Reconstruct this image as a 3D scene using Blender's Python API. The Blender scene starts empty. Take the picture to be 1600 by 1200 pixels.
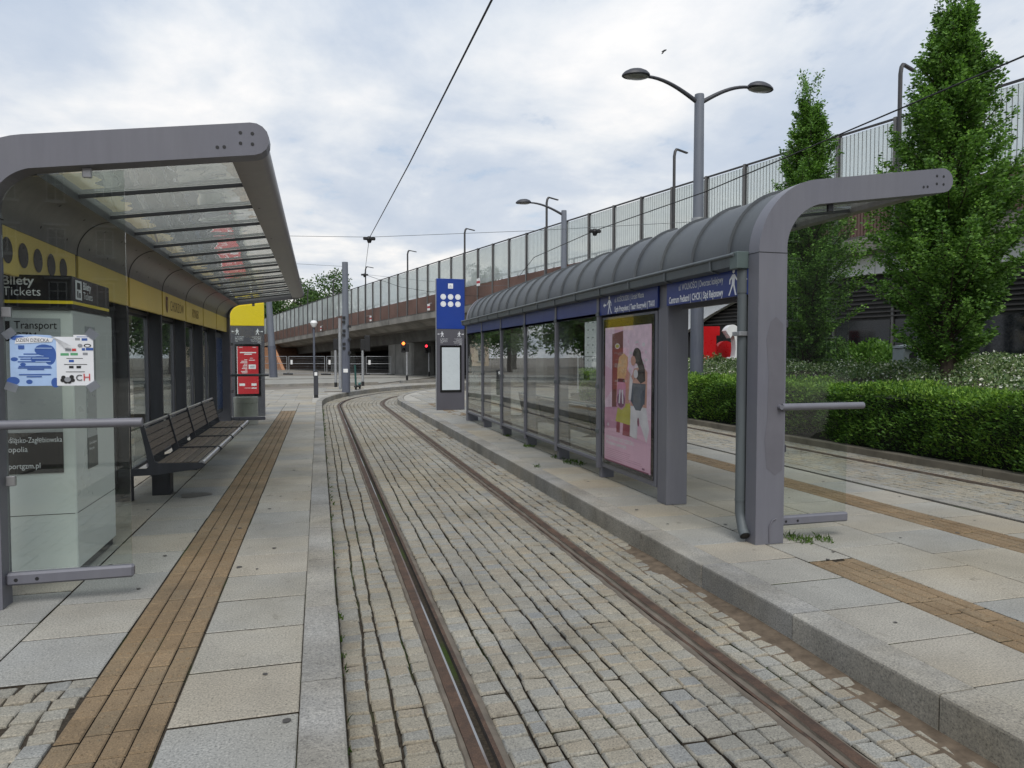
import bpy, math, random
import numpy as np
from mathutils import Vector
random.seed(7); rng = np.random.default_rng(7)
R = math.radians; PI = math.pi
sc = bpy.context.scene
COL = sc.collection

# ------------------------------------------------------------------ materials
class NT:
    def __init__(s, name):
        s.m = bpy.data.materials.new(name); s.m.use_nodes = True
        s.t = s.m.node_tree; s.t.nodes.clear()
        s.out = s.t.nodes.new('ShaderNodeOutputMaterial')
    def n(s, typ, **kw):
        o = s.t.nodes.new(typ)
        for k, v in kw.items():
            if k.startswith('i_'):
                o.inputs[k[2:].replace('_', ' ')].default_value = v
            else: setattr(o, k, v)
        return o
    def l(s, a, b): s.t.links.new(a, b)
def ramp(nt, fac, stops):
    r = nt.n('ShaderNodeValToRGB'); e = r.color_ramp.elements
    while len(e) < len(stops): e.new(0.5)
    for i, (p, c) in enumerate(stops):
        e[i].position = p; e[i].color = (c[0], c[1], c[2], 1)
    nt.l(fac, r.inputs[0]); return r.outputs[0]
def noise(nt, scale, detail=4, vec=None, rough=.55):
    n = nt.n('ShaderNodeTexNoise'); n.inputs['Scale'].default_value = scale
    n.inputs['Detail'].default_value = detail; n.inputs['Roughness'].default_value = rough
    if vec: nt.l(vec, n.inputs['Vector'])
    return n.outputs['Fac']
def mixc(nt, a, b, fac, mode='MULTIPLY'):
    m = nt.n('ShaderNodeMix', data_type='RGBA', blend_type=mode)
    for sock, v in ((m.inputs[0], fac), (m.inputs[6], a), (m.inputs[7], b)):
        if hasattr(v, 'links'): nt.l(v, sock)
        elif isinstance(v, tuple): sock.default_value = (*v[:3], 1)
        else: sock.default_value = v
    return m.outputs[2]
def math_(nt, op, a, b=None, clamp=False):
    m = nt.n('ShaderNodeMath', operation=op, use_clamp=clamp)
    for s_, v in ((m.inputs[0], a), (m.inputs[1], b)):
        if v is None: continue
        if hasattr(v, 'links'): nt.l(v, s_)
        else: s_.default_value = v
    return m.outputs[0]
def finish(nt, col, rough=.7, metal=0., bump=None, bs=.3, bd=.002, spec=.5, trans=None):
    p = nt.n('ShaderNodeBsdfPrincipled')
    if hasattr(col, 'links'): nt.l(col, p.inputs['Base Color'])
    else: p.inputs['Base Color'].default_value = (*col[:3], 1)
    if hasattr(rough, 'links'): nt.l(rough, p.inputs['Roughness'])
    else: p.inputs['Roughness'].default_value = rough
    p.inputs['Metallic'].default_value = metal
    p.inputs['Specular IOR Level'].default_value = spec
    if bump is not None:
        b = nt.n('ShaderNodeBump'); b.inputs['Strength'].default_value = bs; b.inputs['Distance'].default_value = bd
        nt.l(bump, b.inputs['Height']); nt.l(b.outputs[0], p.inputs['Normal'])
    nt.l(p.outputs[0], nt.out.inputs[0]); return p
def obc(nt): return nt.n('ShaderNodeTexCoord').outputs['Object']
def isl(nt): return nt.n('ShaderNodeNewGeometry').outputs['Random Per Island']

def plain(name, c, rough=.6, metal=0., var=.12, scale=6., bump=0., spec=.5):
    nt = NT(name); v = obc(nt)
    n1 = noise(nt, scale, 5, v)
    col = mixc(nt, c, ramp(nt, n1, [(.3, (1-var,)*3), (.7, (1+var,)*3)]), 1.)
    rr = math_(nt, 'ADD', math_(nt, 'MULTIPLY', noise(nt, scale*2.3, 3, v), .2), rough-.1, True)
    bp = noise(nt, 160, 3, v) if bump else None
    finish(nt, col, rr, metal, bp, bump, .001, spec); return nt.m
def granite(name, stops, scale=230., stain=(.72, 1.08), rough=.8, bs=.5, iso=True, big=1.3, warm=(1., .93, .8)):
    nt = NT(name); v = obc(nt)
    base = ramp(nt, isl(nt) if iso else noise(nt, .7, 2, v), stops)
    sp = noise(nt, scale, 3, v, .7)
    col = mixc(nt, base, ramp(nt, sp, [(.30, (.30, .30, .31)), (.46, (.95, .95, .95)), (.56, (1.08, 1.08, 1.07)), (.70, (1.6, 1.57, 1.52))]), .85)
    st = noise(nt, big, 6, v, .65)
    col = mixc(nt, col, ramp(nt, st, [(.3, (stain[0],)*3), (.65, (stain[1],)*3)]), 1.)
    wn = noise(nt, big*.45, 4, v)
    col = mixc(nt, col, ramp(nt, wn, [(.4, (1, 1, 1)), (.7, warm)]), 1.)
    sp2 = noise(nt, 7., 3, v, .6)
    col = mixc(nt, col, ramp(nt, sp2, [(.26, (.62, .6, .58)), (.36, (1, 1, 1))]), .7)
    finish(nt, col, rough, 0, mixc(nt, noise(nt, scale*.8, 2, v), noise(nt, 22, 4, v), .5, 'MIX'), bs, .004, .35)
    return nt.m
def glass(name, tint=(.86, .9, .88), body=None, bodyfac=0., wav=0., f0=.045, power=5., rough=.0, refl=(1, 1, 1)):
    nt = NT(name)
    g = nt.n('ShaderNodeNewGeometry')
    gl = nt.n('ShaderNodeBsdfGlossy'); gl.inputs['Roughness'].default_value = rough
    gl.inputs['Color'].default_value = (*refl, 1)
    if wav:
        b = nt.n('ShaderNodeBump'); b.inputs['Strength'].default_value = wav; b.inputs['Distance'].default_value = .02
        nt.l(noise(nt, 1.6, 2, obc(nt)), b.inputs['Height']); nt.l(b.outputs[0], gl.inputs['Normal'])
    d = nt.n('ShaderNodeVectorMath', operation='DOT_PRODUCT')
    nt.l(g.outputs['Incoming'], d.inputs[0]); nt.l(g.outputs['Normal'], d.inputs[1])
    a = math_(nt, 'SUBTRACT', 1., math_(nt, 'ABSOLUTE', d.outputs['Value']), True)
    f = math_(nt, 'ADD', math_(nt, 'MULTIPLY', math_(nt, 'POWER', a, power), 1-f0), f0, True)
    tr = nt.n('ShaderNodeBsdfTransparent'); tr.inputs[0].default_value = (*tint, 1)
    base = tr.outputs[0]
    if body:
        df = nt.n('ShaderNodeBsdfDiffuse'); df.inputs[0].default_value = (*body, 1)
        tl = nt.n('ShaderNodeBsdfTranslucent'); tl.inputs[0].default_value = (*body, 1)
        m0 = nt.n('ShaderNodeMixShader'); m0.inputs[0].default_value = .75
        nt.l(df.outputs[0], m0.inputs[1]); nt.l(tl.outputs[0], m0.inputs[2])
        m1 = nt.n('ShaderNodeMixShader')
        if hasattr(bodyfac, '__call__'): nt.l(bodyfac(nt), m1.inputs[0])
        else: m1.inputs[0].default_value = bodyfac
        nt.l(base, m1.inputs[1]); nt.l(m0.outputs[0], m1.inputs[2]); base = m1.outputs[0]
    mx = nt.n('ShaderNodeMixShader'); nt.l(f, mx.inputs[0]); nt.l(base, mx.inputs[1]); nt.l(gl.outputs[0], mx.inputs[2])
    nt.l(mx.outputs[0], nt.out.inputs[0]); return nt.m
def leafmat(name, stops, tr=.35, rough=.55):
    nt = NT(name)
    col = ramp(nt, isl(nt), stops)
    col = mixc(nt, col, ramp(nt, noise(nt, 1.7, 3, obc(nt)), [(.3, (.7, .75, .7)), (.7, (1.2, 1.15, 1.05))]), 1.)
    p = nt.n('ShaderNodeBsdfPrincipled'); nt.l(col, p.inputs['Base Color']); p.inputs['Roughness'].default_value = rough
    p.inputs['Specular IOR Level'].default_value = .3
    t = nt.n('ShaderNodeBsdfTranslucent'); nt.l(mixc(nt, col, (1.1, 1.25, .6), 1.), t.inputs[0])
    m = nt.n('ShaderNodeMixShader'); m.inputs[0].default_value = tr
    nt.l(p.outputs[0], m.inputs[1]); nt.l(t.outputs[0], m.inputs[2]); nt.l(m.outputs[0], nt.out.inputs[0]); return nt.m
def emit(name, c, s):
    nt = NT(name); e = nt.n('ShaderNodeEmission'); e.inputs[0].default_value = (*c, 1); e.inputs[1].default_value = s
    nt.l(e.outputs[0], nt.out.inputs[0]); return nt.m

def paintsteel(name, c, rough=.45, streak=.18):
    nt = NT(name); v = obc(nt)
    mp = nt.n('ShaderNodeMapping'); mp.inputs['Scale'].default_value = (7, 7, .7); nt.l(v, mp.inputs[0])
    n1 = noise(nt, 2.2, 5, mp.outputs[0], .65); n2 = noise(nt, 1.1, 4, v)
    col = mixc(nt, c, ramp(nt, n1, [(.3, (1-streak,)*3), (.7, (1+streak*.7,)*3)]), 1.)
    col = mixc(nt, col, ramp(nt, n2, [(.35, (.92, .92, .95)), (.7, (1.07, 1.06, 1.03))]), 1.)
    rr = math_(nt, 'ADD', math_(nt, 'MULTIPLY', n1, .25), rough-.1, True)
    finish(nt, col, rr, 0, noise(nt, 300, 2, v), .08, .0006, .45); return nt.m

STEEL = paintsteel('violet_grey_paint', (.148, .149, .171), .42, .07)
STEEL2 = plain('touched_up_paint', (.122, .119, .136), .5, 0, .08)
DARK = paintsteel('anthracite_paint', (.045, .047, .055), .5)
ZINC = paintsteel('weathered_zinc', (.088, .097, .103), .52, .16)
UNDER = paintsteel('brushed_steel_lining', (.23, .215, .205), .36, .22)
GUTT = paintsteel('gutter_grey', (.10, .115, .12), .5)
GUTT2 = plain('gutter_box_green_grey', (.09, .12, .115), .5)
ALU = plain('worn_aluminium', (.42, .42, .43), .32, .8, .15)
BLACK = plain('black_rubber', (.012, .012, .013), .6)
BLKG = plain('black_glossy', (.01, .01, .011), .15)
WHITE = plain('white_paint', (.78, .78, .77), .5, 0, .05)
LETTER = plain('white_lettering', (.8, .81, .83), .5, 0, .03)
LETTERG = plain('grey_lettering', (.5, .52, .55), .5, 0, .03)
YEL = plain('yellow_sign_vinyl', (.88, .66, .17), .35, 0, .05, 1.2)
YEL2 = plain('bright_yellow_vinyl', (.82, .62, .02), .35, 0, .05, 1.2)
OCHRE = plain('ochre_lettering', (.30, .19, .04), .45)
BLUE = plain('blue_sign_vinyl', (.018, .04, .20), .35, 0, .08, 1.4)
BLUE2 = plain('bright_blue_vinyl', (.012, .045, .26), .35, 0, .08, 1.4)
MAROON = plain('crest_maroon', (.12, .025, .03), .5)
REDP = plain('red_poster', (.52, .035, .045), .35, 0, .06)
SCREEN = plain('pale_grey_poster', (.55, .60, .62), .3, 0, .04)
CONC = plain('grey_concrete', (.27, .255, .23), .85, 0, .35, 1.3, .4)
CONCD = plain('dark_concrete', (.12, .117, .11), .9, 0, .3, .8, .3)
CONCP = plain('pier_concrete', (.25, .245, .23), .9, 0, .25, .9, .3)
RUSTP = plain('rust_brown_panel', (.15, .085, .066), .55, 0, .25, .6)
BRICKY = plain('brown_brick_wall', (.17, .085, .05), .8, 0, .2, 3.)
POLE = paintsteel('grey_pole_paint', (.15, .165, .195), .5, .08)
POLED = paintsteel('grey_pole_sleeve', (.105, .115, .145), .5)
GALV = plain('galvanised_steel', (.36, .37, .38), .45, .5, .15)
KIOSK = plain('pale_grey_kiosk', (.66, .69, .67), .3, 0, .04, 1.)
KIOSKD = plain('kiosk_grey_panel', (.36, .38, .39), .3, 0, .06)
REDL = plain('red_gloss_letter', (.48, .008, .012), .3, 0, .05)
WOOD = None
def woodm():
    nt = NT('weathered_brown_slats'); v = obc(nt)
    mp = nt.n('ShaderNodeMapping'); mp.inputs['Scale'].default_value = (40, 2.2, 40); nt.l(v, mp.inputs[0])
    n1 = noise(nt, 3, 6, mp.outputs[0], .7)
    c = ramp(nt, n1, [(.25, (.045, .036, .028)), (.55, (.13, .105, .08)), (.8, (.26, .225, .185))])
    c = mixc(nt, c, ramp(nt, isl(nt), [(0, (.75, .75, .75)), (1, (1.2, 1.15, 1.1))]), 1.)
    finish(nt, c, .6, 0, n1, .3, .002); return nt.m
WOOD = woodm()
def rustm(name, polish=False):
    nt = NT(name); v = obc(nt)
    n1 = noise(nt, 9, 6, v, .7); n2 = noise(nt, 120, 3, v, .7)
    c = ramp(nt, n1, [(.28, (.036, .028, .023)), (.5, (.074, .048, .035)), (.72, (.12, .072, .048))])
    c = mixc(nt, c, ramp(nt, n2, [(.3, (.6, .6, .6)), (.7, (1.3, 1.25, 1.2))]), .8)
    if polish:
        mp = nt.n('ShaderNodeMapping'); mp.inputs['Scale'].default_value = (.3, 1, 1); nt.l(v, mp.inputs[0])
        f = ramp(nt, noise(nt, .42, 1, mp.outputs[0], .6), [(.50, (0, 0, 0)), (.53, (1, 1, 1))])
        c = mixc(nt, c, (.215, .22, .228), f, 'MIX')
        p = finish(nt, c, .42, .0, n2, .2, .001, .7)
    else: finish(nt, c, .8, 0, n2, .5, .002, .3)
    return nt.m
RUST = rustm('rusty_rail'); RUST2 = rustm('half_polished_rail_edge', True)
FILLET = plain('rail_concrete_fillet', (.125, .105, .082), .9, 0, .3, 7., .8)
GROOVE = plain('dirty_groove', (.045, .036, .03), .95, 0, .35, 9., .8)
SETT = granite('sett_granite', [(0, (.265, .235, .185)), (.3, (.275, .255, .21)), (.55, (.265, .253, .218)), (.85, (.255, .25, .225)), (1, (.222, .225, .218))], 120, (.70, 1.1))
SLAB = granite('slab_granite', [(0, (0.314, 0.287, 0.239)), (.35, (0.312, 0.295, 0.257)), (.65, (0.293, 0.285, 0.258)), (1, (0.267, 0.267, 0.254))], 105, (.74, 1.08), .82, .25, True, .9)
KERB = granite('kerb_granite', [(0, (0.288, 0.277, 0.250)), (.5, (0.276, 0.268, 0.249)), (1, (0.260, 0.258, 0.249))], 105, (.62, 1.1), .85, .4, True, 1.6)
TACT = granite('tactile_brick', [(0, (0.191, 0.136, 0.080)), (.5, (0.219, 0.158, 0.095)), (1, (0.186, 0.142, 0.090))], 160, (.68, 1.12), .85, .35, True, 1.5, (1, .95, .88))
def dirtm():
    nt = NT('joint_dirt_and_moss'); v = obc(nt)
    c = ramp(nt, noise(nt, 60, 4, v, .7), [(.3, (.018, .015, .011)), (.7, (.065, .052, .038))])
    f = ramp(nt, noise(nt, 1.4, 5, v, .6), [(.52, (0, 0, 0)), (.66, (1, 1, 1))])
    c = mixc(nt, c, (.035, .055, .012), f, 'MIX')
    finish(nt, c, .95, 0, noise(nt, 90, 3, v), .7, .006, .2); return nt.m
DIRT = dirtm()
SAND = plain('gutter_sand', (.12, .092, .066), .95, 0, .35, 14., 1., .2)
def groundm():
    nt = NT('street_ground'); v = obc(nt)
    c = ramp(nt, noise(nt, .25, 6, v, .6), [(.3, (.16, .14, .115)), (.6, (.23, .21, .18))])
    c = mixc(nt, c, ramp(nt, noise(nt, 25, 4, v, .7), [(.3, (.75, .75, .75)), (.7, (1.2, 1.2, 1.2))]), 1.)
    finish(nt, c, .9, 0, noise(nt, 60, 3, v), .3, .003, .3); return nt.m
GROUND = groundm()
SOIL = plain('planting_soil', (.035, .028, .018), .95, 0, .3, 5., .6)
BARK = plain('brown_bark', (.06, .045, .032), .9, 0, .3, 20., .6)
GL_PANE = glass('clear_pane', (.90, .93, .91), None, 0, .0, .05)
GL_WALL = glass('shelter_wall_glass', (.84, .87, .85), None, 0, .03, .06, 4.2)
GL_ROOF = glass('canopy_glass', (.90, .91, .88), (.74, .755, .71), .32, .5, .17, 3.)
def stripes(nt):
    uv = nt.n('ShaderNodeUVMap'); sx = nt.n('ShaderNodeSeparateXYZ'); nt.l(uv.outputs[0], sx.inputs[0])
    fr = math_(nt, 'FRACT', math_(nt, 'MULTIPLY', sx.outputs[0], 7.5))
    st = math_(nt, 'LESS_THAN', fr, .13)
    n = noise(nt, .8, 4, obc(nt), .6)
    return math_(nt, 'ADD', math_(nt, 'MULTIPLY', n, .5), .22, True)
def barrier_glass():
    nt = NT('barrier_acrylic')
    uv = nt.n('ShaderNodeUVMap'); sx = nt.n('ShaderNodeSeparateXYZ'); nt.l(uv.outputs[0], sx.inputs[0])
    st = math_(nt, 'LESS_THAN', math_(nt, 'FRACT', math_(nt, 'MULTIPLY', sx.outputs[0], 7.)), .12)
    bodyc = (.93, .95, .93)
    tr = nt.n('ShaderNodeBsdfTransparent'); tr.inputs[0].default_value = (.9, .93, .91, 1)
    df = nt.n('ShaderNodeBsdfDiffuse'); df.inputs[0].default_value = (*bodyc, 1)
    tl = nt.n('ShaderNodeBsdfTranslucent'); tl.inputs[0].default_value = (*bodyc, 1)
    m0 = nt.n('ShaderNodeMixShader'); m0.inputs[0].default_value = .6
    nt.l(df.outputs[0], m0.inputs[1]); nt.l(tl.outputs[0], m0.inputs[2])
    f = ramp(nt, noise(nt, .35, 5, obc(nt), .6), [(.3, (.28,)*3), (.7, (.58,)*3)])
    m1 = nt.n('ShaderNodeMixShader'); nt.l(f, m1.inputs[0]); nt.l(tr.outputs[0], m1.inputs[1]); nt.l(m0.outputs[0], m1.inputs[2])
    dk = nt.n('ShaderNodeBsdfDiffuse'); dk.inputs[0].default_value = (.17, .18, .18, 1)
    m2 = nt.n('ShaderNodeMixShader'); nt.l(st, m2.inputs[0]); nt.l(m1.outputs[0], m2.inputs[1]); nt.l(dk.outputs[0], m2.inputs[2])
    nt.l(m2.outputs[0], nt.out.inputs[0]); return nt.m
GL_BAR = barrier_glass()
WINDOW = plain('dark_window_glass', (.012, .014, .016), .08, 0, .1)
LEAF_T = leafmat('hornbeam_leaves', [(0, (0.052, 0.113, 0.029)), (.5, (0.125, 0.249, 0.057)), (1, (0.234, 0.412, 0.093))], .3)
LEAF_H = leafmat('hedge_leaves', [(0, (0.041, 0.099, 0.023)), (.6, (0.088, 0.193, 0.034)), (1, (0.187, 0.328, 0.055))], .25)
LEAF_HN = leafmat('hedge_new_growth', [(0, (0.112, 0.230, 0.039)), (.6, (0.214, 0.365, 0.060)), (1, (0.317, 0.481, 0.094))], .3)
LEAF_C = leafmat('cotoneaster_leaves', [(0, (0.056, 0.113, 0.048)), (.5, (0.142, 0.216, 0.084)), (.86, (0.244, 0.318, 0.142)), (.9, (0.720, 0.720, 0.636)), (1, (0.720, 0.720, 0.720))], .2)
LEAF_D = leafmat('dark_tree_leaves', [(0, (0.028, 0.062, 0.020)), (.5, (0.057, 0.120, 0.030)), (1, (0.116, 0.193, 0.054))], .25)
GRASS = leafmat('grass_blades', [(0, (.03, .07, .012)), (1, (.10, .17, .03))], .3)

# ------------------------------------------------------------------ mesh builder
class MB:
    def __init__(s): s.v = []; s.f = []; s.mi = []; s.sm = []
    def add(s, vs, fs, m=0, smooth=False):
        o = len(s.v); s.v.extend([tuple(map(float, p)) for p in vs])
        for f in fs: s.f.append([i+o for i in f]); s.mi.append(m); s.sm.append(smooth)
        return s
    def box(s, a, b, m=0):
        x0, y0, z0 = a; x1, y1, z1 = b
        return s.add([(x0,y0,z0),(x1,y0,z0),(x1,y1,z0),(x0,y1,z0),(x0,y0,z1),(x1,y0,z1),(x1,y1,z1),(x0,y1,z1)],
              [(3,2,1,0),(4,5,6,7),(0,1,5,4),(1,2,6,5),(2,3,7,6),(3,0,4,7)], m)
    def cbox(s, a, b, c=.006, m=0):   # box with chamfered edges
        x = (a[0], a[0]+c, b[0]-c, b[0]); y = (a[1], a[1]+c, b[1]-c, b[1]); z = (a[2], a[2]+c, b[2]-c, b[2])
        vs = []; id_ = {}
        for i in (0, 1):
            for j in (0, 1):
                for k in (0, 1):
                    X = x[0] if i == 0 else x[3]; Xi = x[1] if i == 0 else x[2]
                    Y = y[0] if j == 0 else y[3]; Yi = y[1] if j == 0 else y[2]
                    Z = z[0] if k == 0 else z[3]; Zi = z[1] if k == 0 else z[2]
                    for ax, p in enumerate(((X, Yi, Zi), (Xi, Y, Zi), (Xi, Yi, Z))):
                        id_[(i, j, k, ax)] = len(vs); vs.append(p)
        I = lambda i, j, k, ax: id_[(i, j, k, ax)]
        fs = []
        fs.append([I(0,0,0,0), I(0,0,1,0), I(0,1,1,0), I(0,1,0,0)]); fs.append([I(1,0,0,0), I(1,1,0,0), I(1,1,1,0), I(1,0,1,0)])
        fs.append([I(0,0,0,1), I(1,0,0,1), I(1,0,1,1), I(0,0,1,1)]); fs.append([I(0,1,0,1), I(0,1,1,1), I(1,1,1,1), I(1,1,0,1)])
        fs.append([I(0,0,0,2), I(0,1,0,2), I(1,1,0,2), I(1,0,0,2)]); fs.append([I(0,0,1,2), I(1,0,1,2), I(1,1,1,2), I(0,1,1,2)])
        for i in (0, 1):
            for j in (0, 1): q = [I(i,j,0,0), I(i,j,0,1), I(i,j,1,1), I(i,j,1,0)]; fs.append(q if i != j else q[::-1])
            for k in (0, 1): q = [I(i,0,k,0), I(i,1,k,0), I(i,1,k,2), I(i,0,k,2)]; fs.append(q if i != k else q[::-1])
        for j in (0, 1):
            for k in (0, 1): q = [I(0,j,k,1), I(0,j,k,2), I(1,j,k,2), I(1,j,k,1)]; fs.append(q if j != k else q[::-1])
        for i in (0, 1):
            for j in (0, 1):
                for k in (0, 1):
                    q = [I(i,j,k,0), I(i,j,k,1), I(i,j,k,2)]; fs.append(q if (i+j+k) % 2 else q[::-1])
        return s.add(vs, fs, m)
    def prism(s, poly, fn, t0, t1, m=0, smooth=False):   # polygon (a,b) swept from t0 to t1; fn(a,b,t)->xyz
        n = len(poly)
        vs = [fn(a, b, t0) for a, b in poly]+[fn(a, b, t1) for a, b in poly]
        s.add(vs, [list(range(n))[::-1], [i+n for i in range(n)]], m)
        return s.add(vs, [[i, (i+1) % n, (i+1) % n+n, i+n] for i in range(n)], m, smooth)
    def tube(s, pts, r, n=8, m=0, cap=True):
        pts = [Vector(p) for p in pts]; rs = r if isinstance(r, (list, tuple)) else [r]*len(pts)
        vs = []; fs = []; up = None
        for i, p in enumerate(pts):
            d = (pts[min(i+1, len(pts)-1)]-pts[max(i-1, 0)]).normalized()
            if up is None: up = Vector((0, 0, 1)) if abs(d.z) < .9 else Vector((1, 0, 0))
            x = d.cross(up).normalized(); y = x.cross(d).normalized(); up = y
            for k in range(n):
                a = 2*PI*k/n; vs.append(p+(x*math.cos(a)+y*math.sin(a))*rs[i])
        for i in range(len(pts)-1):
            for k in range(n):
                fs.append([i*n+k, i*n+(k+1) % n, (i+1)*n+(k+1) % n, (i+1)*n+k])
        s.add(vs, fs, m, True)
        if cap: s.add(vs, [list(range(n))[::-1], [len(vs)-n+k for k in range(n)]], m)
        return s
    def lathe(s, prof, c, n=20, m=0, ax=(0, 0, 1)):
        c = Vector(c); az = Vector(ax).normalized(); axx = az.orthogonal().normalized(); ay = az.cross(axx)
        vs = []; fs = []
        for r, h in prof:
            for k in range(n):
                a = 2*PI*k/n; vs.append(c+az*h+(axx*math.cos(a)+ay*math.sin(a))*r)
        for i in range(len(prof)-1):
            for k in range(n): fs.append([i*n+k, i*n+(k+1) % n, (i+1)*n+(k+1) % n, (i+1)*n+k])
        s.add(vs, fs, m, True)
        s.add(vs, [list(range(n))[::-1], [(len(prof)-1)*n+k for k in range(n)]], m)
        return s
    def disc(s, c, r, u, v, n=20, m=0, ry=None):
        c = Vector(c); u = Vector(u); v = Vector(v); ry = ry or r
        return s.add([c+u*(r*math.cos(2*PI*k/n))+v*(ry*math.sin(2*PI*k/n)) for k in range(n)], [list(range(n))], m)
    def poly(s, pts, m=0): return s.add(pts, [list(range(len(pts)))], m)
    def build(s, name, mats, parent=None, root=None, sharp=35, bevel=0, local=False):
        me = bpy.data.meshes.new(name)
        vs = s.v
        o = bpy.data.objects.new(name, me); COL.objects.link(o)
        if parent is not None:
            o.parent = parent
            org = ORG.get(parent, Vector((0, 0, 0)))
            ORG[o] = org
            if not local: vs = [(x-org.x, y-org.y, z-org.z) for x, y, z in vs]
        elif root is not None:
            r = Vector(root); vs = [(x-r.x, y-r.y, z-r.z) for x, y, z in vs]; o.location = r; ORG[o] = r
        else: ORG[o] = Vector((0, 0, 0))
        me.from_pydata(vs, [], s.f)
        for mt in (mats if isinstance(mats, (list, tuple)) else [mats]): me.materials.append(mt)
        me.polygons.foreach_set('material_index', s.mi)
        me.polygons.foreach_set('use_smooth', s.sm)
        me.update()
        if any(s.sm): me.set_sharp_from_angle(angle=R(sharp))
        if bevel:
            b = o.modifiers.new('bevel', 'BEVEL'); b.width = bevel; b.segments = 2; b.limit_method = 'ANGLE'; b.angle_limit = R(40)
        return o
ORG = {}
def tag(o, label=None, cat=None, group=None, kind=None):
    if label: o['label'] = label
    if cat: o['category'] = cat
    if group: o['group'] = group
    if kind: o['kind'] = kind
    return o
def thing(name, label, cat, loc=(0, 0, 0), group=None):
    o = bpy.data.objects.new(name, None); COL.objects.link(o); o.location = loc; o.empty_display_size = .2
    ORG[o] = Vector(loc); return tag(o, label, cat, group)
def struct(name, mb, mats, **k): return tag(mb.build(name, mats, **k), kind='structure')
def copy_tree(o, loc, label):
    c = o.copy(); COL.objects.link(c); c.location = loc; c['label'] = label
    def rec(a, b):
        for ch in a.children:
            d = ch.copy(); COL.objects.link(d); d.parent = b; rec(ch, d)
    rec(o, c); return c
FONTC = {}
def text_faces(s, bold=0.):
    key = (s, bold)
    if key in FONTC: return FONTC[key]
    cu = bpy.data.curves.new('t', 'FONT'); cu.body = s; cu.size = 1; cu.resolution_u = 3; cu.offset = bold
    ob = bpy.data.objects.new('t', cu); COL.objects.link(ob)
    dg = bpy.context.evaluated_depsgraph_get(); me = bpy.data.meshes.new_from_object(ob.evaluated_get(dg))
    vs = [(v.co.x, v.co.y) for v in me.vertices]; fs = [list(p.vertices) for p in me.polygons]
    bpy.data.objects.remove(ob); bpy.data.curves.remove(cu); bpy.data.meshes.remove(me)
    FONTC[key] = (vs, fs); return vs, fs
def text(mb, s, o, u, v, h, m=0, align='L', bold=.0, width=None, n=None, off=.002):
    vs, fs = text_faces(s, bold)
    if not vs: return
    x0 = min(p[0] for p in vs); x1 = max(p[0] for p in vs)
    sx = h/.7 if width is None else width/max(x1-x0, 1e-6); sy = h/.7
    d = 0 if align == 'L' else (-(x1-x0)*sx if align == 'R' else -(x1-x0)*sx/2)
    o = Vector(o); u = Vector(u); v = Vector(v); nn = u.cross(v)*off
    mb.add([o+nn+u*((p[0]-x0)*sx+d)+v*(p[1]*sy) for p in vs], fs, m)
def walker(mb, c, u, v, h, m=0, flip=1, off=.002):   # walking-person pictogram
    c = Vector(c); u = Vector(u)*flip; v = Vector(v); n = Vector(u).cross(v)*(off*flip)
    def P(pts): mb.poly([c+n+u*(x*h)+v*(y*h) for x, y in (pts if flip > 0 else pts[::-1])], m)
    mb.disc(c+n+v*(.92*h)+u*(.02*h), .085*h, Vector(u)*flip, v, 12, m)
    P([(-.10,.42),(.09,.42),(.12,.80),(-.08,.80)])
    P([(-.10,.42),(.02,.42),(-.13,.20),(-.24,.0),(-.33,.02),(-.2,.22)])
    P([(-.02,.421),(.09,.421),(.15,.22),(.23,.0),(.13,.0),(.06,.2)])
    P([(-.08,.79),(-.04,.68),(-.19,.58),(-.2,.44),(-.27,.44),(-.26,.62)])
    P([(.11,.79),(.08,.68),(.2,.58),(.3,.5),(.33,.56),(.22,.66)])
def arrow(mb, c, u, v, h, m=0, off=.002):
    c = Vector(c); u = Vector(u); v = Vector(v); n = u.cross(v)*off
    pts = [(0,0),(.35,.3),(.35,.1),(.9,.1),(.9,-.1),(.35,-.1),(.35,-.3)]
    q = [c+n+u*(x*h)+v*(y*h) for x, y in pts]
    mb.poly(q[::-1] if u.cross(v).dot(n) > 0 else q, m)

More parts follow.
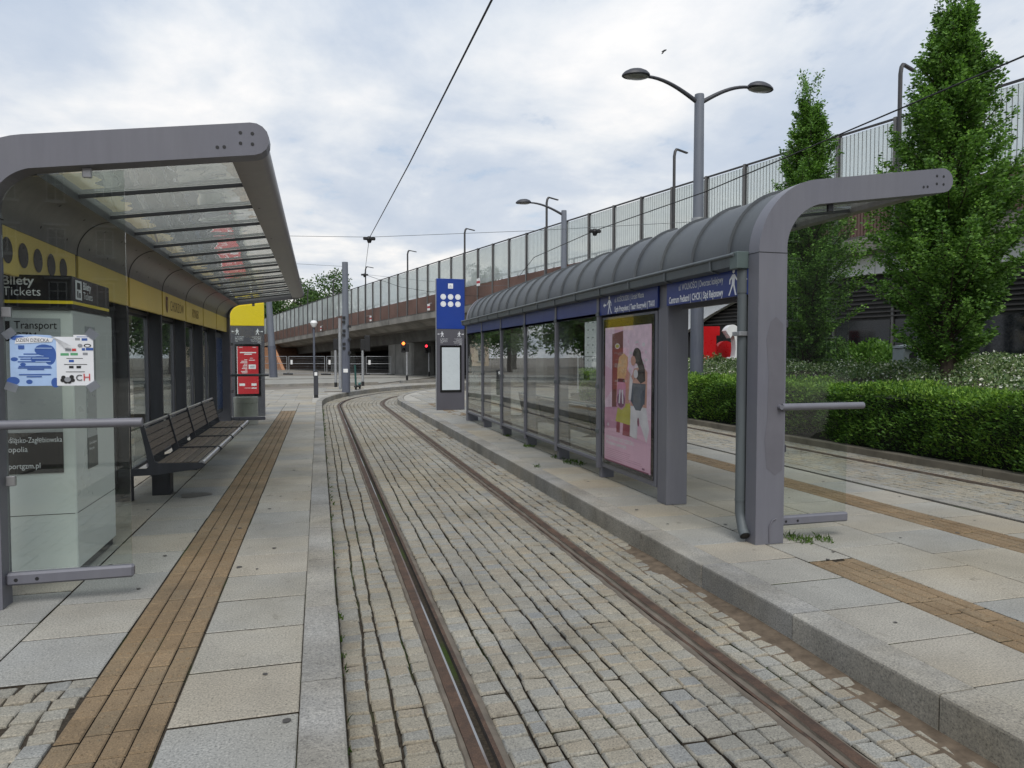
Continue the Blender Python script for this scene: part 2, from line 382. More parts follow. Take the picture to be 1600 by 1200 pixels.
# ------------------------------------------------------------------ track geometry
XC, YB, RAD = 1.373, 23.7, 18.
def track(s, off, xc=XC):
    if s <= YB or xc != XC: return (xc+off, s)
    a = (s-YB)/RAD
    if a <= PI/2: return (xc+RAD-(RAD-off)*math.cos(a), YB+(RAD-off)*math.sin(a))
    return (xc+RAD+(s-YB-RAD*PI/2), YB+RAD-off)
ZT = -.17
def fnoise(a, b=0.):
    return math.sin(a*1.7+b*2.1)*.5+math.sin(a*.53-b*1.3+1.1)*.5
def setts(name, xc, s0, s1):
    mb = MB()
    rows = [s0]
    while rows[-1] < s1+1: rows.append(rows[-1]+random.uniform(.098, .122))
    bands = [(-1.27, -.806, 4), (-.628, .628, 10), (.806, 1.27, 4)]
    for lo, hi, nc in bands:
        w = (hi-lo)/nc
        edges = [lo+w*i+(random.uniform(-.012, .012) if 0 < i < nc else 0) for i in range(nc+1)]
        for c in range(nc):
            rj = 0; dr = lambda k: .022*math.sin(k*.21+c*.9+lo*7)+.012*math.sin(k*.63+c*2.1); ja = random.uniform(-.012, .012)
            while rows[rj+1] < s1:
                jb = random.uniform(-.012, .012); s = rows[rj]+dr(rj)+ja; L = rows[rj+1]+dr(rj+1)+jb-s; ja = jb; rj += 1
                gp = random.uniform(.0038, .007); gl = random.uniform(.004, .0078)
                wob = lambda ss, cc: .011*fnoise(ss*1.9, cc*1.3)+.004*fnoise(ss*7.1, cc)
                a0, a1 = edges[c], edges[c+1]
                q = []
                for ss, ee, cc, sg in ((s+gp, a0, c, 1), (s+gp, a1, c+1, -1), (s+L-gp, a1, c+1, -1), (s+L-gp, a0, c, 1)):
                    wb = wob(ss, cc+lo*10) if 0 < cc < nc else 0
                    q.append((ss+random.uniform(-.006, .006)+.03*(ee)*.2*math.sin(ss*.4), ee+wb+sg*gl+random.uniform(-.003, .003)))
                z = ZT+.004*fnoise(s*.8, c*.7)+random.uniform(-.004, .004)
                tl = [random.uniform(-.003, .003) for _ in range(4)]
                cs = sum(p[0] for p in q)/4; co = sum(p[1] for p in q)/4
                def ring(k, dz): return [(*track(cs+(p[0]-cs)*k, co+(p[1]-co)*k, xc), z+dz+t) for p, t in zip(q, tl)]
                v = ring(.84, .001)+ring(.95, -.003)+ring(1., -.013)+ring(1., -.05)
                f = [(0, 1, 2, 3)]
                for r_ in range(3):
                    for k in range(4): f.append((r_*4+k, (r_+1)*4+k, (r_+1)*4+(k+1) % 4, r_*4+(k+1) % 4))
                f[1:] = [g[::-1] for g in f[1:]]
                mb.add(v, f[:9], 0, True); mb.add(v, f[9:], 1, True)
    # orientation: make tops face up
    o = mb.build(name, [SETT, DIRT], sharp=50)
    me = o.data
    import bmesh
    b = bmesh.new(); b.from_mesh(me); bmesh.ops.remove_doubles(b, verts=b.verts, dist=1e-5); bmesh.ops.recalc_face_normals(b, faces=b.faces); b.to_mesh(me); b.free()
    return tag(o, kind='structure')
setts('tram_track_paving', XC, .2, 23.7+24)
setts('tram_track_paving', 7.6, -.5, 26)
def strip(mb, offs, s0, s1, ds, xc, m=0, zf=None, smooth=False):   # offs: list of (offset, z)
    n = int((s1-s0)/ds)+1; k = len(offs); vs = []
    for i in range(n+1):
        s = s0+(s1-s0)*i/n
        for o, z in offs:
            x, y = track(s, o, xc); vs.append((x, y, z+(zf(s, o) if zf else 0)))
    fs = [[i*k+j, i*k+j+1, (i+1)*k+j+1, (i+1)*k+j] for i in range(n) for j in range(k-1)]
    mb.add(vs, fs, m, smooth)
def bed(xc, s1):
    mb = MB()
    def rise(s, o):   # sand and litter banked against the platform kerb
        if xc != XC: return 0
        e = max(0, (o-.93)/.34); g = .5+.5*math.sin(s*1.3+.6)+.35*math.sin(s*3.7)
        near = .22*(s < 22)+max(0, 1-abs(s-3.3)/1.6)+.55*max(0, 1-abs(s-4.9)/.7)
        return .045*e*min(1.3, near*(.75+.4*g))+.012*e*max(0, g-.3)+.002*fnoise(s*9, o*31)
    offs = [(-1.30, ZT-.014), (-.8, ZT-.026), (.8, ZT-.026), (.93, ZT-.024), (1.0, ZT-.022), (1.06, ZT-.02), (1.12, ZT-.02), (1.18, ZT-.019), (1.24, ZT-.018), (1.32, ZT-.018)]
    strip(mb, offs[:3], -1 if xc != XC else .0, s1, .2, xc, 0, None)
    strip(mb, offs[2:], -1 if xc != XC else .0, s1, .07, xc, 1 if xc == XC else 0, rise, True)
    struct('track_bed', mb, [DIRT, SAND])
bed(XC, 47.7); bed(7.6, 26)
def rail(xc, side, s0, s1, label):
    mb = MB(); q = .7175*side; g = -side   # g points to the track centre
    w = lambda s, o: .0015*fnoise(s*5, o*40)
    P = lambda d, z: (q+g*d, ZT+z)
    def st(offs, m, sm=False, ds=.1, zf=None):
        offs = sorted(offs); strip(mb, offs, s0, s1, ds, xc, m, zf, sm)
    rag = lambda s, o: .004*fnoise(s*11, o*17)
    st([P(-.098, -.016), P(-.086, -.003), P(-.068, -.002)], 2, False, .07, rag)
    st([P(-.068, .0), P(-.066, .004), P(-.014, .005)], 0)
    st([P(-.014, .005), P(-.003, .004)], 1 if side < 0 else 0)
    st([P(-.003, .004), P(.0, -.028 if side < 0 else -.007), P(.036, -.03 if side < 0 else -.007), P(.04, .001)], 3 if side < 0 else 2, False, .08, rag if side > 0 else None)
    st([P(.04, .001), P(.06, .002)], 0)
    st([P(.06, -.002), P(.078, -.004), P(.10, -.016)], 2, False, .07, rag)
    o = mb.build('tram_rail', [RUST, RUST2, FILLET, GROOVE]); tag(o, label, 'tram rail'); return o
rail(XC, -1, .1, 47, 'rusty grooved tram rail with silver worn streaks, nearer the yellow shelter')
rail(XC, 1, .1, 47, 'wholly rust brown grooved tram rail beside the stepped granite kerb')
rail(7.6, 1, -1, 26, 'rusty tram rail running just in front of the clipped hedge')
rail(7.6, -1, -1, 26, 'grooved tram rail below the far edge of the blue shelter platform')

# ------------------------------------------------------------------ ground and platforms
mb = MB(); mb.add([(-400, -400, ZT-.09), (500, -400, ZT-.09), (500, 700, ZT-.09), (-400, 700, ZT-.09)], [(0, 1, 2, 3)]); struct('ground', mb, GROUND)
FARL = ((-14, 22.4), (12, 45.8))       # far edge of the left plaza
def slabs(mb, x0, x1, y0, y1, lx, ly, test=None, z=0., stag=0., m=0, gap=.006, jit=.0014):
    nx = max(1, round((x1-x0)/lx)); ny = max(1, round((y1-y0)/ly)); wx = (x1-x0)/nx; wy = (y1-y0)/ny
    for i in range(nx):
        for j in range(-1, ny+1):
            ya = y0+(j+(stag*(i % 2)))*wy; yb = ya+wy; xa = x0+i*wx; xb = xa+wx
            ya = max(ya, y0); yb = min(yb, y1)
            if yb-ya < .05: continue
            if test and not (test(xa, ya) and test(xb, ya) and test(xb, yb) and test(xa, yb)): continue
            g = gap*random.uniform(.5, 1.3); c = .005
            zz = [z+random.uniform(-jit, jit) for _ in range(4)]
            o = [(xa+g, ya+g), (xb-g, ya+g), (xb-g, yb-g), (xa+g, yb-g)]
            inn = [(xa+g+c, ya+g+c), (xb-g-c, ya+g+c), (xb-g-c, yb-g-c), (xa+g+c, yb-g-c)]
            v = [(p[0], p[1], q) for p, q in zip(inn, zz)]+[(p[0], p[1], q-.004) for p, q in zip(o, zz)]+[(p[0], p[1], z-.03) for p in o]
            f = [(0, 1, 2, 3)]+[(4+k, 4+(k+1) % 4, (k+1) % 4, k) for k in range(4)]+[(8+k, 8+(k+1) % 4, 4+(k+1) % 4, 4+k) for k in range(4)]
            mb.add(v, f[:5], m); mb.add(v, f[5:], m+1)
def side_of(a, b, x, y): return (b[0]-a[0])*(y-a[1])-(b[1]-a[1])*(x-a[0])
CX = XC+RAD                             # centre of the bend
def left_ok(x, y):
    if side_of(*FARL, x, y) > -.05: return False
    if y < YB: return x <= -.085
    return math.hypot(x-CX, y-YB) > RAD+1.5 and x < 11
def right_ok(x, y):
    if x > 6.1: return False
    if y < YB: return x >= 2.82
    return math.hypot(x-CX, y-YB) < RAD-1.47 and y < 36
KL, KR = .09, 2.625
HOLE = (-1.60, 3.02)
def patch(x, y): return x < -1.0 and math.hypot((x+1.75)/.78, (y-2.95)/.74) < 1.0 or (x < -1.0 and x > -2.3 and 2.0 < y < 3.55)
lw = lambda x, y: left_ok(x, y) and not patch(x, y)
mb = MB()
slabs(mb, -.609, -.09, -1, YB, .52, .5, None)
slabs(mb, -1.005, -.609, 20.2, YB, .4, .5, None)
slabs(mb, -3.6, -2.56, -1, YB, .52, .56, stag=.5)
slabs(mb, -2.56, -1.005, 3.62, YB, .52, .56, stag=.5)
slabs(mb, -12, 11, YB, 47, .56, .56, lambda x, y: left_ok(x, y), stag=.5)
slabs(mb, 2.83, 3.41, -1, YB, .58, .49)
slabs(mb, 3.41, 3.80, 4.31, YB, .39, .49)
slabs(mb, 3.80, 5.14, -1, YB, .67, .62, stag=.5)
slabs(mb, 5.53, 6.08, -1, YB, .55, .62)
slabs(mb, 2.83, 6.08, YB, 37, .56, .56, right_ok, stag=.5)
struct('platform_paving', mb, [SLAB, DIRT])
mb = MB()     # bedding under the slabs: walls the platforms in, dark joints show between the slabs
def arc(r, a0, a1, n=24): return [(CX-r*math.cos(a), YB+r*math.sin(a)) for a in [a0+(a1-a0)*i/n for i in range(n+1)]]
left_poly = [(-3.7, -1.5), (KL-.03, -1.5), (KL-.03, YB)]+arc(RAD+1.30, .0, 1.02)+[(12, 45.6)]+[(-14, 22.35), (-14, 20.2), (-3.7, 20.2)]
right_poly = [(KR+.03, -1.5), (6.29, -1.5), (6.29, 33)]+arc(RAD-1.30, .62, 0)
for pl in (left_poly, right_poly): mb.prism(pl, lambda a, b, t: (a, b, t), ZT-.1, -.012)
struct('platform_bedding', mb, DIRT)
mb = MB()
mb.prism([(-13.9, 20.3), (-3.7, 20.3), (-3.7, YB), (KL-.25, YB)]+arc(RAD+1.45, .0, 1.0)+[(12, 45.5), (-13.9, 22.5)], lambda a, b, t: (a, b, t), -.02, -.008)
mb.prism([(KR+.2, YB), (6.2, YB), (6.2, 32.6)]+arc(RAD-1.47, .60, 0), lambda a, b, t: (a, b, t), -.02, -.008)
struct('plaza_infill', mb, plain('infill_stone', (.34, .32, .28), .9, 0, .15, 2., .3))
# kerbs
mb = MB()
def kerbstones(mb, off_in, off_out, s0, s1, L, z1=.003, xc=XC, z0=ZT-.06, m=0):
    s = s0
    while s < s1-.05:
        e = min(s+L, s1); g = .004; n = 1 if s < YB-.5 or xc != XC else 3; c = .012
        zz = z1+random.uniform(-.001, .002); ee = random.uniform(-.003, .003)
        sg = 1 if off_in > off_out else -1      # off_out is the track side
        prof = [(off_in, z0), (off_in, zz-.004), (off_in+sg*-.004, zz), (off_out+sg*c+ee, zz), (off_out+ee+sg*.003, zz-.005), (off_out+ee, zz-c-.004), (off_out+ee, z0)]
        vs = []; k = len(prof)
        for i in range(n+1):
            ss = s+g+(e-s-2*g)*i/n
            for o, z in prof: vs.append((*track(ss, o, xc), z))
        fs = [[i*k+j, (i+1)*k+j, (i+1)*k+j+1, i*k+j+1] for i in range(n) for j in range(k-1)]
        fs += [list(range(k))[::-1], [n*k+j for j in range(k)]]
        mb.add(vs, fs, m); s = e
kerbstones(mb, 1.455, KR-XC, .44-1, 23.7+18, 1.0)
kerbstones(mb, -1.465, KL-XC, -.7, 23.7+21, 1.0)
kerbstones(mb, -1.46, -1.31, -1, 26, 1.0, .003, 7.6)
kerbstones(mb, 1.40, 1.22, -2, 26, 1.2, -.055, 7.6, ZT-.06, 1)
o = struct('platform_kerb', mb, [KERB, plain('brown_kerb', (.165, .145, .11), .9, 0, .3, 2.5, .4)])  # second material: darker, browner stone for the hedge-side kerb
import bmesh
def fixn(o):
    b = bmesh.new(); b.from_mesh(o.data); bmesh.ops.recalc_face_normals(b, faces=b.faces); b.to_mesh(o.data); b.free()
fixn(o)
# kerb lines and rails of the crossing beyond the plaza
mb = MB()
def kline(a, b, w=.25, h=.13, z=ZT-.09):
    d = Vector((b[0]-a[0], b[1]-a[1], 0)); n = Vector((-d.y, d.x, 0)).normalized()*w; a = Vector((*a, z)); b = Vector((*b, z))
    q = [a, b, b+n, a+n]; mb.add(q+[p+Vector((0, 0, h)) for p in q], [(0,1,5,4), (1,2,6,5), (2,3,7,6), (3,0,4,7), (4,5,6,7)])
kline((-14, 22.4), (6.2, 40.55), .3, .175)
kline((-16, 38), (3.6, 44.6), .3, .16); kline((5.2, 46.5), (11.5, 48.2), .3, .16); kline((-12, 52), (9, 57), .3, .12)
struct('street_kerb', mb, KERB)
mb = MB(); 
mb.prism([(-20, 40), (3.6, 44.95), (9, 57), (16, 60), (9, 66), (-20, 60)], lambda a, b, t: (a, b, t), ZT-.09, ZT-.03)
struct('traffic_island', mb, plain('island_concrete_paving', (.26, .25, .22), .9, 0, .2, .6, .3))
mb = MB()
for (a, b, c_, d_) in ((-30, 31, 5, 43), (-30, 32.6, 5, 44.6), (-30, 36, 4, 47), (-10.5, -5, -10.2, 60), (-9.1, -5, -8.8, 60)):
    d = Vector((c_-a, d_-b, 0)); n = Vector((-d.y, d.x, 0)).normalized()*.08
    p = Vector((a, b, ZT-.086)); q = Vector((c_, d_, ZT-.086)); mb.add([p, q, q+n, p+n], [(0, 1, 2, 3)])
struct('crossing_rails', mb, RUST)
mb = MB()
for x0, x1 in ((-13, -10.8), (-8.2, -6.2)):
    mb.add([(x0, -10, ZT-.085), (x1, -10, ZT-.085), (x1, 60, ZT-.085), (x0, 60, ZT-.085)], [(0, 1, 2, 3)])
struct('street_paving', mb, plain('pale_street_slabs', (.36, .33, .28), .9, 0, .2, .5, .3))
# tactile strips (bricks with raised studs)
def tactile(x0, x1, y0, y1):
    mb = MB(); nc = 4; w = (x1-x0)/nc
    for c in range(nc):
        y = y0-random.uniform(0, .1)
        while y < y1:
            a = max(y, y0); b = min(y+.2, y1); y += .2
            if b-a < .04: continue
            g = .0052; z = .001+random.uniform(-.002, .002); xa = x0+c*w+.0026; xb = x0+(c+1)*w-.0026; a += g; b -= g; k = .005
            v = [(xa+k, a+k, z), (xb-k, a+k, z), (xb-k, b-k, z), (xa+k, b-k, z), (xa, a, z-.006), (xb, a, z-.006), (xb, b, z-.006), (xa, b, z-.006), (xa, a, -.03), (xb, a, -.03), (xb, b, -.03), (xa, b, -.03)]
            f = [(0, 1, 2, 3)]+[(4+i, 4+(i+1) % 4, (i+1) % 4, i) for i in range(4)]
            mb.add(v, f); mb.add(v, [(8+i, 8+(i+1) % 4, 4+(i+1) % 4, 4+i) for i in range(4)], 1)
            if a < 9:
                for px, py in ((.28, .25), (.72, .25), (.28, .75), (.72, .75)):
                    cx = xa+(xb-xa)*px; cy = a+(b-a)*py
                    ring = lambda r, zz: [(cx+r*math.cos(i*PI/4), cy+r*math.sin(i*PI/4), zz) for i in range(8)]
                    mb.add(ring(.012, z-.0005)+ring(.008, z+.0035), [(i, (i+1) % 8, 8+(i+1) % 8, 8+i) for i in range(8)]+[tuple(range(8, 16))])
    struct('tactile_paving', mb, [TACT, DIRT])
tactile(-1.003, -.611, .3, 20.2); tactile(3.412, 3.798, -.5, 4.30); tactile(5.142, 5.528, -.5, 23.6); tactile(3.30, 3.69, 17.4, 22.2)
# small setts round the manhole
mb = MB()
ny_ = 25; nx_ = 15
for j_ in range(ny_):
    for i_ in range(nx_):
        px_, py_ = 1.545/nx_, 2.42/ny_
        x = -2.56+px_*(i_+.5)+.012*math.sin(j_*.9+i_*.35); y = 1.19+py_*(j_+.5)+.02*math.sin(i_*.7+j_*.2)
        x = min(x+random.uniform(-.006, .006), -1.058); y = min(y+random.uniform(-.005, .005), 3.568)
        if math.hypot(x-HOLE[0], y-HOLE[1]) < .375: continue
        ta = random.uniform(-.14, .14)+.12*math.sin(i_*.5); u = Vector((math.cos(ta), math.sin(ta), 0)); w_ = Vector((-math.sin(ta), math.cos(ta), 0))
        z = random.uniform(-.006, .002); c = Vector((x, y, z)); ws = random.uniform(.93, 1.06)
        P4 = lambda s, dz: [c+u*(sx*s*.0490*ws)+w_*(sy*s*.0455)+Vector((0, 0, dz)) for sx, sy in ((-1, -1), (1, -1), (1, 1), (-1, 1))]
        v = P4(.84, 0)+P4(.96, -.004)+P4(1, -.014)+P4(1, -.05)
        for r_ in range(3): pass
        mb.add(v, [(0, 1, 2, 3)]+[(r_*4+4+i, r_*4+4+(i+1) % 4, r_*4+(i+1) % 4, r_*4+i) for r_ in range(3) for i in range(4)])
o = struct('cobble_paving', mb, SETT); fixn(o)
t = thing('manhole_cover', 'round rusty cast iron manhole cover set among small cobbles', 'manhole cover', (*HOLE, 0))
MB().lathe([(.335, -.05), (.335, .002), (.30, .004), (.30, -.006), (.01, -.006)], (*HOLE, 0), 40).build('frame', RUST, t)
mb = MB().lathe([(.29, -.03), (.29, -.001), (.24, .0), (.24, -.005), (.16, -.005), (.16, 0), (.11, 0), (.11, -.005), (.01, -.005)], (*HOLE, 0), 36)
for k in range(8):
    a = k*PI/4; c = Vector((HOLE[0]+.2*math.cos(a), HOLE[1]+.2*math.sin(a), 0)); mb.box((c.x-.02, c.y-.02, -.006), (c.x+.02, c.y+.02, .001))
mb.build('lid', RUST, t)
# ================================================================== shelters
def frame_profile(L, ro):
    c = (ro, 2.30); sl = .14; th = math.atan(sl)
    out = [(0, 0), (0, 1.2), (0, 2.30)]
    for i in range(1, 13):
        a = PI-(PI/2-th)*i/12; out.append((c[0]+ro*math.cos(a), c[1]+ro*math.sin(a)))
    ex, ez = out[-1]
    tx = L-.10; tz = ez+sl*(tx-ex); tip = []
    for i in range(9):
        a = PI/2+th-PI*i/8; tip.append((tx+.005+.10*math.cos(a), tz-.10+.10*math.sin(a)))
    inn = []
    for i in range(12, -1, -1):
        a = PI-(PI/2-th)*i/12; r = ro-.255+.06*i/12; inn.append((c[0]+r*math.cos(a), c[1]+r*math.sin(a)))
    inn.append((.255, 1.2)); inn.append((.255, 0))
    return out, tip, inn
RO = [.6]
def arm_z(u, L, side='bot'):   # height of the arm's upper or lower edge
    ro = RO[0]; th = math.atan(.14); ex = ro+ro*math.cos(PI/2+th); ez = 2.30+ro*math.sin(PI/2+th)
    top = ez+.14*(u-ex); return top if side == 'top' else top-.197
def make_shelter(name, label, X0, Y0, L, bay, nb, zoff, spec):
    t = thing(name, label, 'tram shelter', (X0, Y0, 0)); Y1 = Y0+bay*nb
    W = lambda u, z, y: (X0+u, y, z+zoff*(min(z, 2.3)/2.3))
    ro = RO[0] = spec['ro']; zs = spec['zs']; out, tip, inn = frame_profile(L, ro)
    for yy, s in ((Y0, 0), (Y1, 1)):
        mb = MB(); ya, yb = yy-.07, yy+.07
        mb.prism(out+tip+inn, W, ya, yb)
        mb.prism([(-.003, 2.30), (.262, 2.30), (.262, 2.305), (-.003, 2.305)], W, ya-.002, yb+.002, 1)
        tx, tz = L-.13, arm_z(L-.13, L, 'top')-.10
        yf = ya-.002 if s == 0 else yb+.002
        for dx, dz in ((-.035, .035), (.035, .035), (-.035, -.03), (.035, -.03), (-.13, -.06), (-.17, -.065)):
            mb.disc(W(tx+dx, tz+dz, yf), .011, (1, 0, 0), (0, 0, 1 if s == 0 else -1), 10, 1)
        if s == 0 and spec.get('patch'):
            pts = [(.09, .62), (.17, .56), (.235, .6), (.245, 1.0), (.24, 1.5), (.225, 1.78), (.16, 1.84), (.11, 1.80), (.075, 1.66), (.10, 1.40), (.09, 1.0), (.07, .86)]
            mb.poly([W(u, z*.98, ya-.0015) for u, z in pts], 2)
            mb.tube([W(.125, .02, ya-.004), W(.122, .14, ya-.005), W(.15, .19, ya-.005), W(.18, .2, ya-.004)], .006, 6, 2)
        fr = mb.build('end_frame', [STEEL, BLACK, STEEL2], t, bevel=.006)
        # end pane
        gx0, gx1 = .27, spec['pane']
        pane = [(gx0, .21), (gx1, .21), (gx1, arm_z(gx1, L)-.03)]
        for i in range(12, -1, -1):
            a = PI-(PI/2-math.atan(.14))*i/12; r = ro-.278+.053*i/12; u = ro+r*math.cos(a)
            if u < gx1-.02: pane.append((u, 2.3+r*math.sin(a)))
        MB().prism(pane, W, yy-.006, yy+.006).build('end_pane', GL_PANE, t)
        mb = MB(); mb.cbox(W(.255, .125, yy-.028), W(gx1+.012, .20, yy+.028), .012)
        for u in (.31, .42): mb.disc(W(u, .16, yy-.029), .011, (1, 0, 0), (0, 0, 1), 10, 1)
        mb.build('bottom_bar', [STEEL, BLACK], t)
        zr = 1.09; yr = yy-.075 if s == 0 else yy+.075
        mb = MB().tube([W(.22, zr, yr), W(gx1+.09, zr, yr)], .028, 14)
        mb.tube([W(.20, zr, yy), W(.20, zr, yr+(-.03 if s == 0 else .03))], .02, 8)
        mb.build('handrail', STEEL, t)
        for u, z in ((.29, .75), (.29, 1.75), (gx1-.2, arm_z(gx1-.2, L)-.03)):
            mb = MB(); mb.cbox(W(u-.025, z-.03, yy-.014), W(u+.025, z+.03, yy+.014), .004); mb.build('clamp', ALU if spec['in_dark'] else DARK, t)
    # columns and back wall
    for i in range(1, nb):
        y = Y0+bay*i; big = i == 1
        mb = MB()
        ht = 2.30
        if big and spec.get('open'): mb.cbox(W(.03, 0, y-.13), W(.26, ht, y+.07), .006)
        else:
            mb.cbox(W(.035, 0, y-.04), W(.20, .26, y+.04), .004); mb.cbox(W(.045, .2605, y-.03), W(.185, ht, y+.03), .004)
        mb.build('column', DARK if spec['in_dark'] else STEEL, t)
        if not (big and spec.get('open')):
            mb = MB(); mb.cbox(W(-.012, .12, y-.035), W(.034, 2.24, y+.035), .004)
            for z in (.55, 1.1, 1.98): mb.cbox(W(-.02, z, y-.045), W(-.004, z+.05, y+.045), .003, 1)
            mb.build('mullion', [STEEL, GUTT], t)
    for i in range(nb):
        ya, yb = Y0+bay*i+.04, Y0+bay*(i+1)-.04
        kind = spec['bays'][i]
        if i == 0: ya += .04
        if i == nb-1: yb -= .04
        if kind in ('glass', 'map', 'dark'):
            MB().box(W(.012, .23, ya-.01), W(.022, 2.0, yb+.01)).build('wall_pane', GL_WALL, t)
            for za_, zb_ in ((.19, .23), (1.985, 2.02)): mb = MB(); mb.cbox(W(.0, za_, ya), W(.034, zb_, yb), .003); mb.build('pane_rail', STEEL, t)
        if kind == 'dark':
            mb = MB(); mb.cbox(W(.03, .12, ya), W(.075, .2, yb), .003); mb.cbox(W(.03, .2, ya), W(.075, 2.0, ya+.05), .003); mb.cbox(W(.03, .2, yb-.05), W(.075, 2.0, yb), .003); mb.build('pane_frame', DARK, t)
        if kind == 'map':
            c = MB(); c.cbox(W(.03, .34, ya+.06), W(.11, 1.97, yb-.06), .006); cc = c.build('map_case', DARK, t)
            m = MB()
            for fx, nx in ((.029, -1), (.111, 1)):
                u = (0, -1, 0) if nx < 0 else (0, 1, 0); y_0 = yb-.1 if nx < 0 else ya+.1; wd = yb-ya-.2; u = Vector(u)
                o_ = Vector(W(fx, .42, y_0)); nn = Vector((nx*.002, 0, 0)); Z = Vector((0, 0, 1))
                rect = lambda a, b, c_, d, m_, k: m.poly([o_+nn*k+u*(a*wd)+Z*b*1.45, o_+nn*k+u*(c_*wd)+Z*b*1.45, o_+nn*k+u*(c_*wd)+Z*d*1.45, o_+nn*k+u*(a*wd)+Z*d*1.45], m_)
                rect(0, 0, 1, 1, 0 if nx < 0 else 4, 1); rs = random.Random(5)
                if nx < 0:
                    rect(.03, .78, .4, .9, 1, 2); rect(.0, .93, 1, 1, 2, 2)
                    for _ in range(34):
                        a, b = rs.uniform(.04, .85), rs.uniform(.3, .74); rect(a, b, a+rs.uniform(.02, .12), b+rs.uniform(.006, .05), rs.choice((1, 3, 3, 2, 5)), 3)
                    for k_ in range(9): rect(.05, .05+k_*.022, rs.uniform(.4, .95), .058+k_*.022, 2, 3)
                else:
                    for _ in range(22):
                        a, b = rs.uniform(.04, .8), rs.uniform(.05, .9); rect(a, b, a+rs.uniform(.04, .16), b+.006, 5, 3)
            m.build('map_sheet', [plain('map_paper', (.62, .62, .6), .4), BLUE, plain('map_print', (.08, .08, .09), .5), plain('map_red', (.45, .25, .22), .5), plain('map_blue_sheet', (.02, .05, .14), .3), LETTERG], cc)
    # fascias: one panel per bay
    for i in range(nb):
        ya, yb = Y0+bay*i+(.075 if i == 0 else .037), Y0+bay*(i+1)-(.075 if i == nb-1 else .037)
        if i == 0 and spec.get('open'): ya += .0; yb -= .12
        u0, u1 = (.0, .026) if spec['side'] < 0 else (.165, .20)
        mb = MB(); mb.cbox(W(u0, 1.955+spec['fz'], ya), W(u1, zs-.005, yb), .003)
        if i in spec['holes']:
            for k in range(5): 
                yy = ya+.20+k*.25
                mb.disc(W(u1+.0025, 2.15, yy), .082, (0, 1, 0), (0, 0, 1), 24, 1)
        fp = mb.build('fascia_panel', [spec['fmat'], MAROON if False else plain('dark_cutout', (.03, .017, .012), .3)], t)
        if i in spec['texts']:
            lm = MB(); spec['texts'][i](lm, X0, ya, yb, u0, u1, zoff); lm.build('lettering', [LETTER, OCHRE, MAROON, LETTERG], fp)
        # lining panel on the other face
        u0b, u1b = (.165, .20) if spec['side'] < 0 else (.0, .026)
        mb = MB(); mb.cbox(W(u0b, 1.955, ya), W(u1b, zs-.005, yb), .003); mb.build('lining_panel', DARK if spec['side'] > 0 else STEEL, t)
    # curved roof sheet with standing seams
    th = math.atan(.14); angs = [PI-(PI/2-th)*k/14 for k in range(15)]
    r1, r2 = ro-.015, ro-.20
    shell = [(-.004, zs)]+[(ro+r1*math.cos(a), 2.3+r1*math.sin(a)) for a in angs]+[(ro+r2*math.cos(a), 2.3+r2*math.sin(a)) for a in angs[::-1]]+[(.20, zs)]
    mb = MB(); y_a, y_b = Y0+.072, Y1-.072
    mb.prism(shell, W, y_a, y_b, 0, True)
    for k, m_ in enumerate(mb.mi):
        pass
    n_shell = len(shell)
    for k in range(n_shell):           # inner faces get the brushed lining
        if k >= 16 and k < n_shell-1: mb.mi[2+k] = 1
    y = y_a+.3
    while y < y_b-.1:
        seam = [(ro+(r1+.002)*math.cos(a), 2.3+(r1+.002)*math.sin(a)) for a in angs]+[(ro+(r1+.027)*math.cos(a), 2.3+(r1+.027)*math.sin(a)) for a in angs[::-1]]
        mb.prism(seam, W, y-.009, y+.009, 0, False); y += .605
    for i in range(1, nb):             # joints and screws of the lining
        yj = Y0+bay*i
        for a in angs[1:-1]: pass
        for q in (-.5, -.17, .17, .5):
            for a in (angs[3], angs[10]):
                rr = r2-.003; c_ = W(ro+rr*math.cos(a), 2.3+rr*math.sin(a), yj+q*bay); nrm = Vector((-math.cos(a), 0, -math.sin(a)))
                uu = Vector((0, 1, 0)); vv = nrm.cross(uu); mb.disc(c_, .011, uu, vv, 8, 2)
        jt = [(ro+(r2-.0005)*math.cos(a), 2.3+(r2-.0005)*math.sin(a)) for a in angs]+[(ro+(r2-.004)*math.cos(a), 2.3+(r2-.004)*math.sin(a)) for a in angs[::-1]]
        mb.prism(jt, W, yj-.006, yj+.006, 2)
    mb.build('curved_roof', [ZINC, UNDER, BLACK], t, sharp=30)
    # glazed canopy
    ue = ro+(ro-.1)*math.cos(angs[-1]); ub = L-.235; npn = 14; wy = (y_b-y_a)/npn
    for k in range(npn):
        a_, b_ = y_a+wy*k+.004, y_a+wy*(k+1)-.004
        MB().prism([(ue, arm_z(ue, L)+.055), (ub+.02, arm_z(ub+.02, L)+.055), (ub+.02, arm_z(ub+.02, L)+.068), (ue, arm_z(ue, L)+.068)], W, a_, b_).build('canopy_pane', GL_ROOF, t)
        if k:
            MB().prism([(ue-.01, arm_z(ue, L)+.025), (ub, arm_z(ub, L)+.025), (ub, arm_z(ub, L)+.05), (ue-.01, arm_z(ue, L)+.05)], W, a_-.016, a_+.008).build('canopy_bar', DARK, t)
    # front edge beam
    e = [(ub, arm_z(ub, L)+.012), (ub, arm_z(ub, L)+.19)]; tx = L-.10; tz = arm_z(tx, L, 'top')
    for i in range(9):
        a = PI/2+th-PI*i/8; e.append((tx-.004+.094*math.cos(a), tz-.10+.094*math.sin(a)))
    mb = MB(); mb.prism(e, W, y_a, y_b, 0, True)
    for i in range(1, nb):
        yj = Y0+bay*i; mb.disc(W(ub+.05, arm_z(ub+.05, L)+.008, yj), .012, (0, 1, 0), (1, 0, 0), 8, 1)
    mb.build('edge_beam', [UNDER, BLACK], t, sharp=30)
